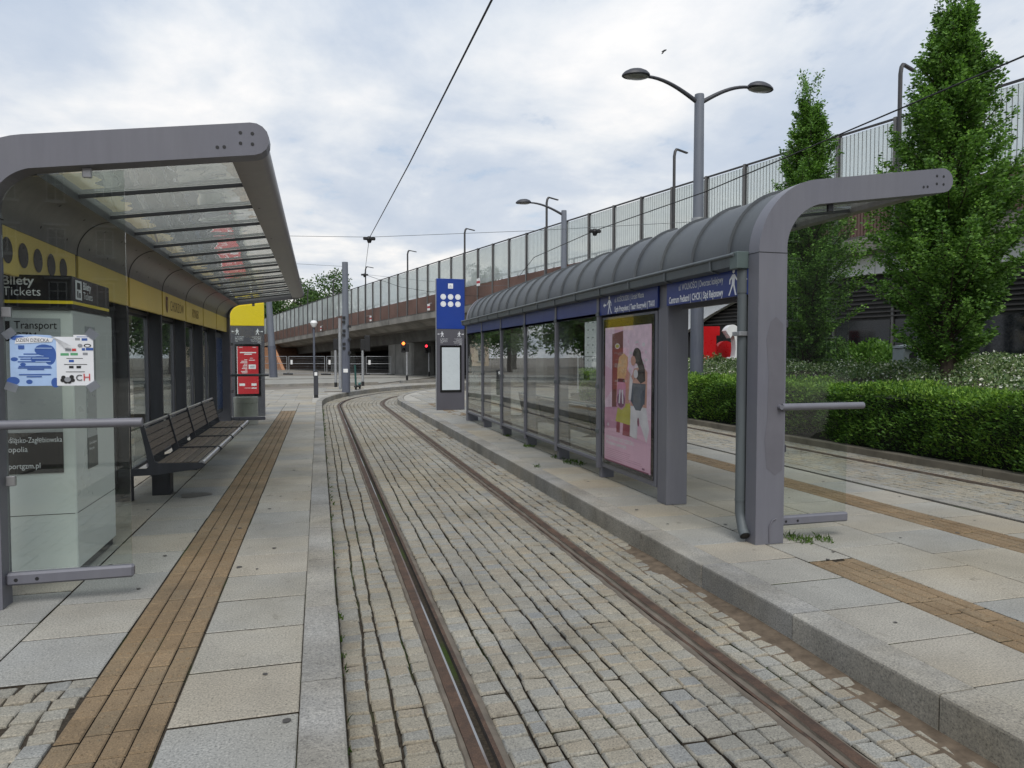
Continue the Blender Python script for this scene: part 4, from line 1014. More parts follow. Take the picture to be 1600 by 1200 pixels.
def signal(x, y, label, lit, side=-1, back=False):
    t = thing('traffic_light', label, 'traffic light', (x, y, ZT-.03)); z = ZT-.03
    MB().tube([(x, y, z), (x, y, z+2.5)], .062, 12).build('mast', GALV, t)
    MB().tube([(x, y, z), (x, y, z+.42)], .075, 12).build('base_sleeve', BLACK, t)
    hx = x+side*.24; mb = MB(); mb.cbox((hx-.14, y-.10, z+1.95), (hx+.14, y+.08, z+2.75), .03); mb.cbox((x-.1, y-.08, z+2.0), (x+.14, y+.1, z+2.55), .02)
    hd = mb.build('signal_head', BLACK, t)
    if not back:
        for k, zz in enumerate((2.56, 2.16)):
            mb = MB(); mb.lathe([(.105, 0), (.09, .015), (.01, .02)], (hx, y-.10, z+zz), 16, 0, (0, -1, 0)); 
            mb.build('lamp', (emit('lit_'+lit, (1, .16, .03) if lit == 'amber' else (1, .03, .05), 3.5 if lit == 'amber' else 2.5) if k == 0 else BLKG), hd)
            mb = MB(); n = 10
            arcp = [(hx+.12*math.cos(PI*i/n), z+zz+.12*math.sin(PI*i/n)) for i in range(n+1)]+[(hx+.11*math.cos(PI*(n-i)/n), z+zz+.11*math.sin(PI*(n-i)/n)) for i in range(n+1)]
            mb.prism(arcp, lambda a, b, t_: (a, t_, b), y-.24, y-.1); mb.build('visor', BLACK, hd)
signal(5.72, 47.5, 'traffic light glowing amber red on a white post in front of the pier', 'amber')
signal(8.9, 58.6, 'traffic light glowing red, the farther one beside the blue pillar', 'red')
signal(.80, 35.5, 'traffic light seen from behind on a thick grey post left of the plaza pole', 'red', 1, True)
signal(2.15, 36.4, 'traffic light seen from behind just right of the plaza pole and scooter', 'red', 1, True)
# camera post
t = thing('camera_post', 'thin dark post with a white surveillance camera under the viaduct edge', 'post', (-.36, 62, ZT-.09))
MB().tube([(-.36, 62, ZT-.09), (-.36, 62, 4.1)], .09, 12).build('mast', POLED, t)
mb = MB().lathe([(.02, .34), (.22, .30), (.30, .12), (.26, 0), (.16, -.2), (.02, -.27)], (-.36, 61.9, 4.2), 16); mb.build('camera_dome', WHITE, t)
# scooter
sx, sy = 1.62, 32.2
t = thing('electric_scooter', 'dark green electric scooter parked behind the plaza pole', 'scooter', (sx, sy, 0))
TEAL = plain('scooter_teal', (.03, .10, .09), .4)
SC = lambda a, b, z: (sx+a*.25+b*.97, sy+a*.97-b*.25, z)
MB().tube([SC(-.12, 0, .16), SC(-.18, 0, .55), SC(-.27, 0, 1.12)], .045, 10).build('stem', TEAL, t)
MB().tube([SC(-.27, -.24, 1.13), SC(-.27, 0, 1.12), SC(-.27, .24, 1.13)], .022, 8).build('handlebar', BLACK, t)
MB().prism([(-.10, .12), (.62, .12), (.62, .19), (-.10, .19)], lambda a, z, b: SC(a, b, z), -.09, .09).build('deck', BLACK, t)
for dx in (-.12, .75):
    MB().lathe([(.05, -.03), (.115, -.03), (.125, -.015), (.125, .015), (.115, .03), (.05, .03)], SC(dx, 0, .125), 18, 0, (.97, -.25, 0)).build('wheel', BLACK, t)
MB().prism([(.62, .2), (.62, .24), (.75, .30), (.87, .26), (.86, .23), (.75, .265)], lambda a, z, b: SC(a, b, z), -.05, .05).build('mudguard', TEAL, t)

# ------------------------------------------------------------------ construction fences
def fence(a, b, label, h=1.75, grp='temporary fence panels round the works'):
    a = Vector((*a, ZT-.09)); b = Vector((*b, ZT-.09)); d = (b-a); L = d.length; d.normalize(); n = Vector((-d.y, d.x, 0)); Z = Vector((0, 0, 1))
    t = thing('fence_panel', label, 'fence panel', a, grp)
    mb = MB()
    for s in (.05, L-.05): mb.tube([a+d*s, a+d*s+Z*h], .035, 8)
    for z in (.15, h*.62, h): mb.tube([a+d*.05+Z*z, a+d*(L-.05)+Z*z], .022, 8)
    mb.build('tube_frame', GALV, t)
    mb = MB(); k = .15
    while k < L-.1: mb.tube([a+d*k+Z*.15, a+d*k+Z*h], .0035, 4, 0, False); k += .12
    for z in np.arange(.3, h, .25): mb.tube([a+d*.05+Z*float(z), a+d*(L-.05)+Z*float(z)], .003, 4, 0, False)
    mb.build('wire_mesh', GALV, t)
    for s in (.05, L-.05):
        c = a+d*s; mb = MB(); mb.prism([(-.35, -.12), (.35, -.12), (.35, .12), (-.35, .12)], lambda p, q, t_: c+d*p+n*q+Z*t_, 0, .13); mb.build('foot_block', BLACK, t)
    c = a+d*(.25)+n*-.02+Z*1.0; mb = MB(); mb.prism([(0, 0), (.22, 0), (.22, .42), (0, .42)], lambda p, q, t_: c+d*p+Z*q-n*t_, 0, .01); mb.build('tag_plate', WHITE, t)
fence((-9.0, 74.5), (-6.1, 72.8), 'temporary mesh fence panel behind the yellow topped pillar'); fence((-6.0, 72.7), (-2.9, 71.0), 'temporary mesh fence panel right of the leaning tall pole')
fence((-2.8, 70.9), (.6, 68.9), 'temporary mesh fence panel behind the bollard and camera post'); fence((.7, 68.8), (4.1, 66.6), 'temporary mesh fence panel behind the plaza pole'); fence((4.2, 66.5), (6.5, 65.9), 'temporary mesh fence panel next to the big pier, in front of the dark underpass')
fence((12.6, 25.6), (11.0, 29.2), 'temporary mesh fence panel by the dotted white cladding')

# ------------------------------------------------------------------ viaduct
VP0 = Vector((-6.04, 103.36, 0)); VD = Vector((.27070, -.96266, 0)); VN = Vector((.96266, .27070, 0))
def ztop(n): return 7.2+.053*n-.00025*n*n
def VW(n, s, z): p = VP0+VD*(2*n)+VN*s; return Vector((p.x, p.y, z))
N0, N1 = -4, 56; HB = 3.55; DW = 13.0
t = thing('viaduct', 'long concrete road viaduct rising from the far left to the upper right', 'viaduct', VW(20, 4, 0))
def vsweep(mb, prof, n0, n1, m=0, dn=2):   # profile of (s, dz below barrier foot)
    ns = list(np.arange(n0, n1+.01, dn)); k = len(prof); vs = []
    for n in ns:
        zb = ztop(n)-HB
        for s, dz in prof: vs.append(VW(n, s, zb+dz))
    fs = [[i*k+j, (i+1)*k+j, (i+1)*k+(j+1) % k, i*k+(j+1) % k] for i in range(len(ns)-1) for j in range(k)]
    fs += [list(range(k)), [(len(ns)-1)*k+j for j in range(k)][::-1]]; mb.add(vs, fs, m)
mb = MB(); vsweep(mb, [(-.05, .02), (-.05, -.50), (.5, -.62), (1.0, -.95), (DW-1, -.95), (DW-.5, -.62), (DW+.05, -.5), (DW+.05, .02)], N0, 31, 0, 1)
vsweep(mb, [(-.05, .02), (-.05, -.50), (.5, -.55), (DW-.5, -.55), (DW+.05, -.5), (DW+.05, .02)], 31, N1, 0, 1)
for n in (7, 14, 22, 29):     # expansion joints / drip stains are notches in the fascia
    mb.prism([(-.062, -.0), (-.052, -.0), (-.052, -.505), (-.062, -.505)], lambda a, b, t_: VW(n+t_, a, ztop(n)-HB+b), -.02, .02, 1)
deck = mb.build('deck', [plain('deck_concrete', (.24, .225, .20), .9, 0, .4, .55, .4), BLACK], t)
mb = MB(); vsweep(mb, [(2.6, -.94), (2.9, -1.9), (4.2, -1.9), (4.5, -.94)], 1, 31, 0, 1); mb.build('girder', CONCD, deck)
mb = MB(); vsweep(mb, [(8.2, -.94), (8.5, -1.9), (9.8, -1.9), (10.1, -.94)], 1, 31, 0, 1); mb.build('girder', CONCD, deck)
for n, a in ((9, 1.2), (19.4, 2.95), (30.5, 2.4)):
    mb = MB(); zt = ztop(n)-HB-1.25
    mb.prism([(-a, 3.2), (-a+.12, 3.0), (a-.12, 3.0), (a, 3.2), (a, 5.2), (a-.12, 5.4), (-a+.12, 5.4), (-a, 5.2)], lambda p, q, t_: VW(n+p/2, q, t_), ZT-.1, zt)
    for k in (-.35, .3): mb.prism([(a*k-.03, 2.985), (a*k+.03, 2.985), (a*k+.03, 3.01), (a*k-.03, 3.01)], lambda p, q, t_: VW(n+p/2, q, t_), ZT, zt-.02, 1)
    mb.build('pier', [CONCP, CONCD], t)
mb = MB()
mb.prism([(-30, .3), (.6, .3), (.6, DW), (-30, DW)], lambda p, q, t_: VW(p/2, q, t_ if t_ < 1 else ztop(p/2)-HB-.5), ZT-.1, 2); mb.build('abutment', BRICKY, t)
mb = MB(); mb.prism([(-18, -.3), (1.2, -.3), (4.5, -.3)], lambda p, q, t_: VW(p/2, -.3+t_, ZT-.1 if p > 1.3 or False else ZT-.1), 0, .3)
mb.v.clear(); mb.f.clear(); mb.mi.clear(); mb.sm.clear()
pts = [(-8, ZT-.1), (7.5, ZT-.1), (2.2, 2.6), (-8, 2.9)]; mb.prism(pts, lambda p, z, t_: VW(p/2, t_, z), -.6, -.2); mb.build('wing_wall', plain('orange_wing_wall', (.42, .20, .10), .8, 0, .12, 2.), t)
mb = MB(); vsweep(mb, [(DW-.3, -.9), (DW-.3, -6.5), (DW+.1, -6.5), (DW+.1, -.9)], -3, 39, 0, 2); mb.build('shade_backdrop', plain('underpass_shade', (.035, .034, .034), .9, 0, .4, .4), t)  # added near-black backdrop, its colour stands in for the shade under the deck
# near noise barrier with posts and panels, and the parapet on the far edge
FRAME = paintsteel('barrier_frame', (.16, .155, .15), .5)
FRAMED = plain('barrier_frame_dark', (.035, .034, .035), .5)
t = thing('noise_barrier', 'tall transparent noise barrier with rust brown foot panels along the viaduct', 'noise barrier', VW(20, 0, 4.6))
Z = Vector((0, 0, 1))
for n in range(N0, N1+1):
    zb, zt = ztop(n)-HB, ztop(n); mb = MB()
    mb.prism([(-.05, -.075), (.05, -.075), (.05, .09), (-.05, .09)], lambda a, b, t_: VW(n+a/2, b, t_), zb-.15, zt+.04, 0)
    mb.prism([(.051, -.06), (.075, -.06), (.075, .09), (.051, .09)], lambda a, b, t_: VW(n+a/2, b, t_), zb, zt+.03, 1)
    mb.build('post', [FRAME, FRAMED], t)
for n in range(N0, N1):
    mb = MB(); a, b = n+.04, n+.96
    za, zb_ = ztop(n)-HB, ztop(n+1)-HB; zl = lambda q: za+(zb_-za)*(q-n)
    o = bpy.data.objects
    vs = []; 
    for s in (0, .015):
        for q in (a, b):
            for dz in (1.24, HB-.08): vs.append(VW(q, s, zl(q)+dz))
    mb.add(vs, [(0, 2, 3, 1), (5, 7, 6, 4), (0, 1, 5, 4), (2, 6, 7, 3), (1, 3, 7, 5), (0, 4, 6, 2)])
    g = mb.build('glass_panel', GL_BAR, t)
    uv = g.data.uv_layers.new(name='UVMap'); me = g.data
    for p in me.polygons:
        for li in p.loop_indices:
            vi = me.loops[li].vertex_index; uv.data[li].uv = (2*(.04 if (vi//2) % 2 == 0 else .96), float(vi % 2))
    mb = MB(); k = 16
    for j in range(k):
        q0, q1 = a+(b-a)*j/k, a+(b-a)*(j+.72)/k
        mb.add([VW(q0, -.03, zl(q0)+.02), VW(q1, -.03, zl(q1)+.02), VW(q1, -.03, zl(q1)+1.2), VW(q0, -.03, zl(q0)+1.2)], [(0, 1, 2, 3)])
        q2 = a+(b-a)*(j+1)/k
        mb.add([VW(q1, -.03, zl(q1)+.02), VW(q1, -.005, zl(q1)+.02), VW(q1, -.005, zl(q1)+1.2), VW(q1, -.03, zl(q1)+1.2)], [(0, 1, 2, 3)])
        mb.add([VW(q1, -.005, zl(q1)+.02), VW(q2, -.005, zl(q2)+.02), VW(q2, -.005, zl(q2)+1.2), VW(q1, -.005, zl(q1)+1.2)], [(0, 1, 2, 3)])
        mb.add([VW(q2, -.005, zl(q2)+.02), VW(q2, -.03, zl(q2)+.02), VW(q2, -.03, zl(q2)+1.2), VW(q2, -.005, zl(q2)+1.2)], [(0, 1, 2, 3)])
    vs = [VW(q, s, zl(q)+dz) for s in (.0, .05) for q in (a, b) for dz in (.0, 1.22)]
    mb.add(vs, [(0, 2, 3, 1), (5, 7, 6, 4), (0, 1, 5, 4), (2, 6, 7, 3), (1, 3, 7, 5), (0, 4, 6, 2)])
    mb.build('foot_panel', RUSTP, t)
mb = MB(); vsweep(mb, [(-.03, HB-.03), (-.03, HB+.03), (.04, HB+.03), (.04, HB-.03)], N0, N1); mb.build('top_rail', FRAMED, t)
mb = MB(); vsweep(mb, [(-.05, -.06), (-.05, .02), (.06, .02), (.06, -.06)], N0, N1); mb.build('bottom_rail', FRAME, t)
t = thing('guard_rail', 'blue grey guard rail on the viaduct seen through the barrier panels', 'guard rail', VW(20, 1.2, 4.6))
mb = MB(); vsweep(mb, [(1.2, 1.75), (1.2, 1.83), (1.28, 1.83), (1.28, 1.75)], N0, N1); vsweep(mb, [(1.2, 1.3), (1.2, 1.36), (1.26, 1.36), (1.26, 1.3)], N0, N1); mb.build('rail', plain('rail_blue_grey', (.20, .25, .30), .5), t)
mb = MB()
for n in range(N0, N1): mb.prism([(-.03, 1.2), (.03, 1.2), (.03, 1.28), (-.03, 1.28)], lambda a, b, t_: VW(n+.5+a/2, b, t_), ztop(n)-HB, ztop(n)-HB+1.8)
mb.build('upright', plain('rail_post_grey', (.18, .20, .23), .5), t)
t = thing('parapet', 'rust brown parapet on the far edge of the viaduct', 'parapet', VW(20, DW, 4.6))
mb = MB(); vsweep(mb, [(DW-.08, 0), (DW-.08, 1.3), (DW, 1.3), (DW, 0)], N0, N1); mb.build('parapet_panel', RUSTP, t)
# lamps on the barrier
lab = {9: 'slim hooked lamp on the viaduct, farthest left, above the plaza trees', 14: 'slim hooked lamp on the viaduct right behind the far trees', 19: 'slim hooked lamp on the viaduct right of the tall plaza pole', 24: 'slim hooked lamp on the viaduct between plaza pole and blue pillar', 29: 'slim hooked lamp on the viaduct above the blue topped pillar', 34: 'slim hooked lamp on the viaduct behind the single armed street lamp', 39: 'slim hooked lamp on the viaduct just left of the double armed street lamp', 44: 'slim hooked lamp on the viaduct beside the tallest tree'}
for n, l in lab.items():
    t = thing('viaduct_lamp', l, 'street lamp', VW(n, -.1, ztop(n)-HB), 'hooked lamps along the viaduct')
    zb, zt = ztop(n)-HB, ztop(n)+1.35; c = lambda s, z: VW(n+.06, s, z)
    MB().tube([c(-.02, zb), c(-.02, zt), c(.03, zt+.22), c(.12, zt+.32)], .065, 10).build('mast', FRAMED, t)
    MB().prism([(-.06, .115), (.06, .115), (.06, .75), (-.06, .75)], lambda a, b, t_: VW(n+.06+a/2, b, zt+.30+t_-.12*(b-.115)), 0, .05).build('lamp_head', FRAMED, t)
# red and white clearance plates on the viaduct edge
for n, l in ((12.2, 'small red and white plate on the viaduct edge, left of the plaza pole'), (20.1, 'red and white plate on a bracket over the viaduct edge right of the plaza pole'), (26.4, 'red and white plate at the viaduct edge beside the blue pillar'), (30.3, 'red and white plate on the viaduct above the barrel roof')):
    t = thing('clearance_plate', l, 'warning plate', VW(n, -.3, ztop(n)-HB), 'red and white plates on the viaduct edge'); zb = ztop(n)-HB+.05+(1.0 if n > 30 else 0)
    mb = MB()
    for k in range(3): mb.prism([(-.2, -.33), (.2, -.33), (.2, -.30), (-.2, -.30)], lambda a, b, t_: VW(n+a/2, b, t_), zb+k*.16, zb+k*.16+.159, (1, 0, 1)[k])
    mb.build('plate', [plain('plate_red', (.45, .04, .05), .5), WHITE], t)
    MB().tube([VW(n, -.3, zb+.5), VW(n-.9 if n == 20.1 else n, -.05, zb+.55)], .02, 6).build('bracket', GALV, t)

# ------------------------------------------------------------------ building under the viaduct
S0 = .8
def FW(a, s, z): p = VP0+VD*a+VN*(S0+s); return Vector((p.x, p.y, z))
t = thing('pavilion', 'dark glazed pavilion with dotted white cladding under the viaduct', 'building', FW(85, 0, 0))
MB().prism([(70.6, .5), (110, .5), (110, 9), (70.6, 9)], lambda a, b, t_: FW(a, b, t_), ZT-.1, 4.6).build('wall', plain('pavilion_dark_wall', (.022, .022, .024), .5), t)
lo = [(74.3, .2), (75.6, 1.0), (77.7, 2.42), (79.5, 3.28), (81.25, 3.93), (83.5, 4.2), (86.5, 4.3), (90, 4.25), (110, 4.3)]
top = [(110, 5.3), (90, 5.2), (86.5, 5.12), (80, 4.85), (74, 4.7), (70.6, 4.6), (70.6, .2)]
mb = MB(); mb.prism(lo+top, lambda a, b, t_: FW(a, t_, b), 0, .25)
def inside(a, z):
    if a < 74.3: return .4 < z < 4.4
    for (a0, z0), (a1, z1) in zip(lo, lo[1:]):
        if a0 <= a <= a1: return z0+(z1-z0)*(a-a0)/(a1-a0)+.12 < z < 4.55
    return False
for i in range(0, 70):
    for j in range(12):
        a, z = 70.9+i*.42, .5+j*.40
        if a < 84 and inside(a, z): mb.disc(FW(a, -.004, z), .045, VD, Z, 8, 1)
for a in (73.2, 76, 78.8, 81.6, 84.4, 86.9, 87.9, 90.6, 93.4): mb.box((0, 0, 0), (0, 0, 0)); mb.prism([(a-.008, 4.25 if a > 82 else 3.9), (a+.008, 4.25 if a > 82 else 3.9), (a+.008, 5.0), (a-.008, 5.0)], lambda p, q, t_: FW(p, t_, q), -.004, .0, 1)
mb.build('cladding', [plain('white_cladding', (.80, .81, .82), .4, 0, .05), DARK], t)
for a in np.arange(78.5, 106, 2.2):
    MB().prism([(a-.04, .38), (a+.04, .38), (a+.04, .499), (a-.04, .499)], lambda p, q, t_: FW(p, q, t_), ZT, 4.3).build('mullion', FRAME, t)
    MB().prism([(a+.08, .44), (a+2.1, .44), (a+2.1, .47), (a+.08, .47)], lambda p, q, t_: FW(p, q, t_), .2, 2.75).build('window', WINDOW, t)
mb = MB()
for k in range(9): mb.prism([(78, 2.85+k*.15), (106, 2.85+k*.15), (106, 2.9+k*.15), (78, 2.9+k*.15)], lambda p, q, t_: FW(p, t_, q), .36, .49)
mb.build('louvre', plain('louvre_brown_grey', (.06, .055, .052), .5), t)

# ------------------------------------------------------------------ big letters
t = thing('sign_letter', 'big red letter I with a wide top standing in the planting', 'letter', (13.42, 22.3, 1.0))
cu, cv = Vector((.955, -.296, 0)), Vector((.296, .955, 0))
c0 = Vector((13.42, 22.3, 0)); LW = lambda c: (lambda a, b, t_: Vector(c)+cu*a+cv*t_+Z*b)
MB().prism([(-.28, .95), (.28, .95), (.22, 1.22), (.22, 2.24), (.34, 2.24), (.34, 2.56), (-.30, 2.56), (-.30, 2.24), (-.22, 2.24), (-.22, 1.22)], LW(c0), 0, .45).build('letter_body', REDL, t, bevel=.012)
t = thing('sign_heart', 'big red heart sign between the red I and the white C', 'sign', (14.0, 22.5, 1.0))
hp = [(.62*(16*math.sin(a)**3)/17, .62*(13*math.cos(a)-5*math.cos(2*a)-2*math.cos(3*a)-math.cos(4*a))/17) for a in [2*PI*i/40 for i in range(40)]]
MB().prism(hp, lambda a, b, t_: Vector((13.98, 22.7, 1.62))+cu*a+cv*t_+Z*b, 0, .4).build('heart_body', REDL, t, bevel=.01)
t = thing('sign_letter', 'big white curved letter with a hooked top, half hidden by the drainpipe', 'letter', (14.55, 21.9, 1.0))
op = [(-.36*math.cos(a), .80*math.sin(a)) for a in [R(48+i*264/26) for i in range(27)]]; ip = [(-.10*math.cos(a), .44*math.sin(a)) for a in [R(312-i*264/26) for i in range(27)]]
MB().prism(op+ip, lambda a, b, t_: Vector((13.90, 21.62, 1.80))+cu*a+cv*t_+Z*b, 0, .55).build('letter_body', WHITE, t, bevel=.01)

# ------------------------------------------------------------------ street lamps
def street_lamp(x, y, z0, h, r, arms, label, stub=1.2):
    t = thing('street_lamp', label, 'street lamp', (x, y, z0))
    MB().tube([(x, y, z0), (x, y, z0+h-.05), (x, y, z0+h)], [r, r*.80, r*.76], 20).build('mast', POLE, t)
    MB().tube([(x, y, z0), (x, y, z0+4.2-z0*1.0)], r+.015, 20).build('sleeve', POLED, t)
    MB().tube([(x, y, 5.15), (x, y, 5.32)], r+.03, 20).build('collar', GALV, t)
    zt = z0+h
    for dx, dy, L, drop in arms:
        d = Vector((dx, dy, 0)).normalized(); b = Vector((x, y, zt-.25))
        pts = [b+d*(L*k)+Z*(.62*math.sin(k*PI*.5)**1.0*.95) for k in [i/10 for i in range(11)]]
        ar = MB().tube(pts, [.065-.025*i/10 for i in range(11)], 10).build('arm', DARK, t)
        c = b+d*(L+.34)+Z*.60
        sd = Vector((-d.y, d.x, 0)); mb = MB()
        prof = [(0, .16), (.25, .145), (.5, .10), (.75, .03), (.9, -.01), (1, -.03)]
        n = 22; vs = []; rr = [(.02, .165), (.5, .14), (.8, .085), (.97, .02), (1, -.02), (.9, -.05)]
        for f_, hz in rr:
            for k in range(n):
                a = 2*PI*k/n; vs.append(c+d*(f_*.40*math.cos(a))+sd*(f_*.25*math.sin(a))+Z*(hz+.03*f_*math.cos(a)*-1))
        fs = [[i*n+k, i*n+(k+1) % n, (i+1)*n+(k+1) % n, (i+1)*n+k] for i in range(len(rr)-1) for k in range(n)]+[list(range(n))[::-1]]
        mb.add(vs, fs, 0, True); hd = mb.build('lamp_head', DARK, ar if False else t, sharp=50)
        vs = [c+d*(f_*.36*math.cos(2*PI*k/n))+sd*(f_*.22*math.sin(2*PI*k/n))+Z*hz for f_, hz in ((1, -.045), (.7, -.085), (.05, -.10)) for k in range(n)]
        mb = MB(); mb.add(vs, [[i*n+k, (i+1)*n+k, (i+1)*n+(k+1) % n, i*n+(k+1) % n] for i in range(2) for k in range(n)]+[list(range(2*n, 3*n))], 0, True)
        mb.build('lamp_lens', plain('lamp_lens', (.30, .31, .31), .25), hd)
street_lamp(10.19, 17.62, .4, 8.3, .165, [(-1, .02, 1.55, 0), (1, -.02, 1.55, 0)], 'tall grey street lamp with two arms behind the barrel roof')
street_lamp(12.1, 34.1, 0, 8.9, .17, [(-1, .12, 1.75, 0)], 'grey street lamp with a single arm to the left, farther off')

# ------------------------------------------------------------------ vegetation
def leaf_mesh(name, cents, dirs, size, mats, parent, mi=None, aspect=.55, fold=.15):
    N = len(cents); cents = np.asarray(cents, float); org = np.array(ORG[parent]) if parent is not None else 0
    d = np.asarray(dirs, float); d /= np.linalg.norm(d, axis=1)[:, None]+1e-9
    r = rng.normal(size=(N, 3)); w = np.cross(d, r); w /= np.linalg.norm(w, axis=1)[:, None]+1e-9
    nrm = np.cross(d, w); s = (size*rng.uniform(.6, 1.35, N))[:, None] if np.isscalar(size) else np.asarray(size)[:, None]
    v = np.empty((N, 4, 3)); v[:, 0] = cents; v[:, 1] = cents+d*s*.5+w*s*aspect*.5+nrm*s*fold; v[:, 2] = cents+d*s; v[:, 3] = cents+d*s*.5-w*s*aspect*.5+nrm*s*fold
    v = (v-org).reshape(-1, 3) if parent is not None else v.reshape(-1, 3)
    me = bpy.data.meshes.new(name); me.vertices.add(4*N); me.vertices.foreach_set('co', v.ravel().astype(np.float32))
    me.loops.add(4*N); me.loops.foreach_set('vertex_index', np.arange(4*N, dtype=np.int32)); me.polygons.add(N)
    me.polygons.foreach_set('loop_start', np.arange(0, 4*N, 4, dtype=np.int32))
    for m in (mats if isinstance(mats, list) else [mats]): me.materials.append(m)
    if mi is not None: me.polygons.foreach_set('material_index', np.asarray(mi, dtype=np.int32))
    me.update(); me.validate()
    o = bpy.data.objects.new(name, me); COL.objects.link(o)
    if parent is not None: o.parent = parent; ORG[o] = ORG[parent]
    return o
def column_tree(x, y, z0, h, rmax, label, nbr=300, npl=150, lsz=.072):
    t = thing('hornbeam_tree', label, 'tree', (x, y, z0)); mb = MB()
    mb.tube([(x, y, z0-.3), (x+.03, y, z0+h*.35), (x-.02, y+.02, z0+h*.7), (x, y, z0+h*.97)], [.12, .09, .05, .012], 10)
    C_, D_ = [], []
    def rad(k): return rmax*(min(1, (k+.06)/.26)**.6)*(1-max(0, (k-.26)/.76)**1.02)+.07
    for b in range(nbr):
        k0 = rng.uniform(.02, .92)**1.0; az = rng.uniform(0, 2*PI); r = rad(k0)*(.93+.13*math.sin(az*3+k0*17)+.09*math.sin(az*2-k0*31))*rng.uniform(.55, 1.2); k1 = k0+r*rng.uniform(.5, .95)/h
        k1 = min(k1, 1.0); p0 = np.array([x, y, z0+k0*h*.97]); ra = min(r, rad(k1)*1.25); p1 = np.array([x+ra*math.cos(az), y+ra*math.sin(az), z0+k1*h])
        if b % 2 == 0: mb.tube([p0, (p0+p1)/2+[0, 0, -.04], p1], [.022, .014, .004], 5, 0, False)
        m = int(npl*(.35+.65*r/rmax)); tt = rng.uniform(.28, 1.05, m)
        pts = p0+(p1-p0)*tt[:, None]; side = np.array([-math.sin(az), math.cos(az), 0])
        sw = .26*r*(1.05-tt)*rng.normal(size=m)*.7
        pts += side*sw[:, None]+rng.normal(size=(m, 3))*[.035, .035, .05]; pts[:, 2] -= .12*np.abs(sw)
        dd = np.array([math.cos(az), math.sin(az), .1])+side*np.sign(sw)[:, None]*.9+rng.normal(size=(m, 3))*[.35, .35, .45]
        C_.append(pts); D_.append(dd)
    for b in range(10):    # ragged leader shoots
        az = rng.uniform(0, 2*PI); m = 90; tt = rng.uniform(0, 1, m); k = rng.uniform(.80, .97)
        p0 = np.array([x, y, z0+k*h]); p1 = p0+[.30*math.cos(az), .30*math.sin(az), h*(1.035-k)*rng.uniform(.6, 1.1)]
        C_.append(p0+(p1-p0)*tt[:, None]+rng.normal(size=(m, 3))*.05); D_.append(rng.normal(size=(m, 3))+[0, 0, .7])
    mb.build('trunk', BARK, t); leaf_mesh('crown', np.concatenate(C_), np.concatenate(D_), lsz, LEAF_T, t); return t
column_tree(11.7, 10.9, 1.1, 7.4, 1.5, 'tallest columnar hornbeam at the right behind the canopy arm', 560, 260)
column_tree(12.5, 16.0, 1.1, 7.55, 1.4, 'slender columnar hornbeam between the double lamp and the tallest tree', 460, 230)
def round_tree(x, y, z0, h, r, label, nl=9000, lsz=.35, group=None, mat=None, zc=.62):
    t = thing('deciduous_tree', label, 'tree', (x, y, z0), group)
    mb = MB().tube([(x, y, z0-.2), (x+.1, y, z0+h*.3), (x, y+.1, z0+h*.6)], [r*.07, r*.055, r*.03], 8); C_, D_ = [], []
    for k in range(46):
        v = rng.normal(size=3); v /= np.linalg.norm(v); rr = r*rng.uniform(.45, 1.0); c = np.array([x, y, z0+h*zc])+v*[rr, rr, rr*(h*(1-zc))/r]
        if c[2] < z0+h*.2: continue
        if k < 18: mb.tube([(x, y, z0+h*.4), tuple((c+[x, y, z0+h*.45])/2), tuple(c)], [r*.03, r*.018, r*.005], 5, 0, False)
        m = nl//46; q = rng.normal(size=(m, 3)); q /= np.linalg.norm(q, axis=1)[:, None]; q *= (rng.uniform(.2, 1, m)**.5*r*rng.uniform(.22, .38))[:, None]
        C_.append(c+q*[1, 1, .7]); D_.append(q+rng.normal(size=(m, 3))*.6*r*.3)
    mb.build('trunk', BARK, t); leaf_mesh('crown', np.concatenate(C_), np.concatenate(D_), lsz, mat or LEAF_D, t)
G1 = 'trees beyond the viaduct'
for x, y, h, r, l in ((-3.5, 122, 14.0, 5.0, 'round green tree beyond the viaduct left of the plaza pole'), (1.5, 128, 16.5, 5.6, 'higher green tree beyond the viaduct just left of the plaza pole'), (-10, 118, 12.5, 5.0, 'green tree beyond the viaduct behind the canopy tip'), (-17, 112, 12, 5.2, 'green tree far left, glimpsed past the yellow topped pillar'), (26.5, 118, 18.2, 4., 'tree top just peeping over the barrier left of the blue pillar')):
    round_tree(x, y, -.2, h, r, l, 7000, .42, G1)
for x, y, h, r, l in ((-11.8, 47, 8.5, 3.4, 'dark street tree seen through the yellow fascia shelter glass'), (-17.5, 57, 10, 4.2, 'dark street tree at the far left beyond the shelter glass'), (-24, 70, 11, 4.8, 'dark street tree farthest along the left street'), (-21, 38, 9.5, 4., 'dark street tree nearest along the left street'), (-14, 76, 10.5, 4.6, 'broad street tree beside the far left lawn'), (-19, 92, 12, 5., 'tall street tree in front of the light grey house'), (-30, 84, 12, 5., 'street tree left of the light grey house'), (-29, 52, 10.5, 4.6, 'wide street tree at the outer left of the lawn'), (-36, 66, 12, 5.4, 'big street tree farthest to the left'), (-33, 100, 13, 5.4, 'distant street tree behind the others on the left')):
    round_tree(x, y, -.2, h, r, l, 8000, .26, 'trees along the left street', None, .55)
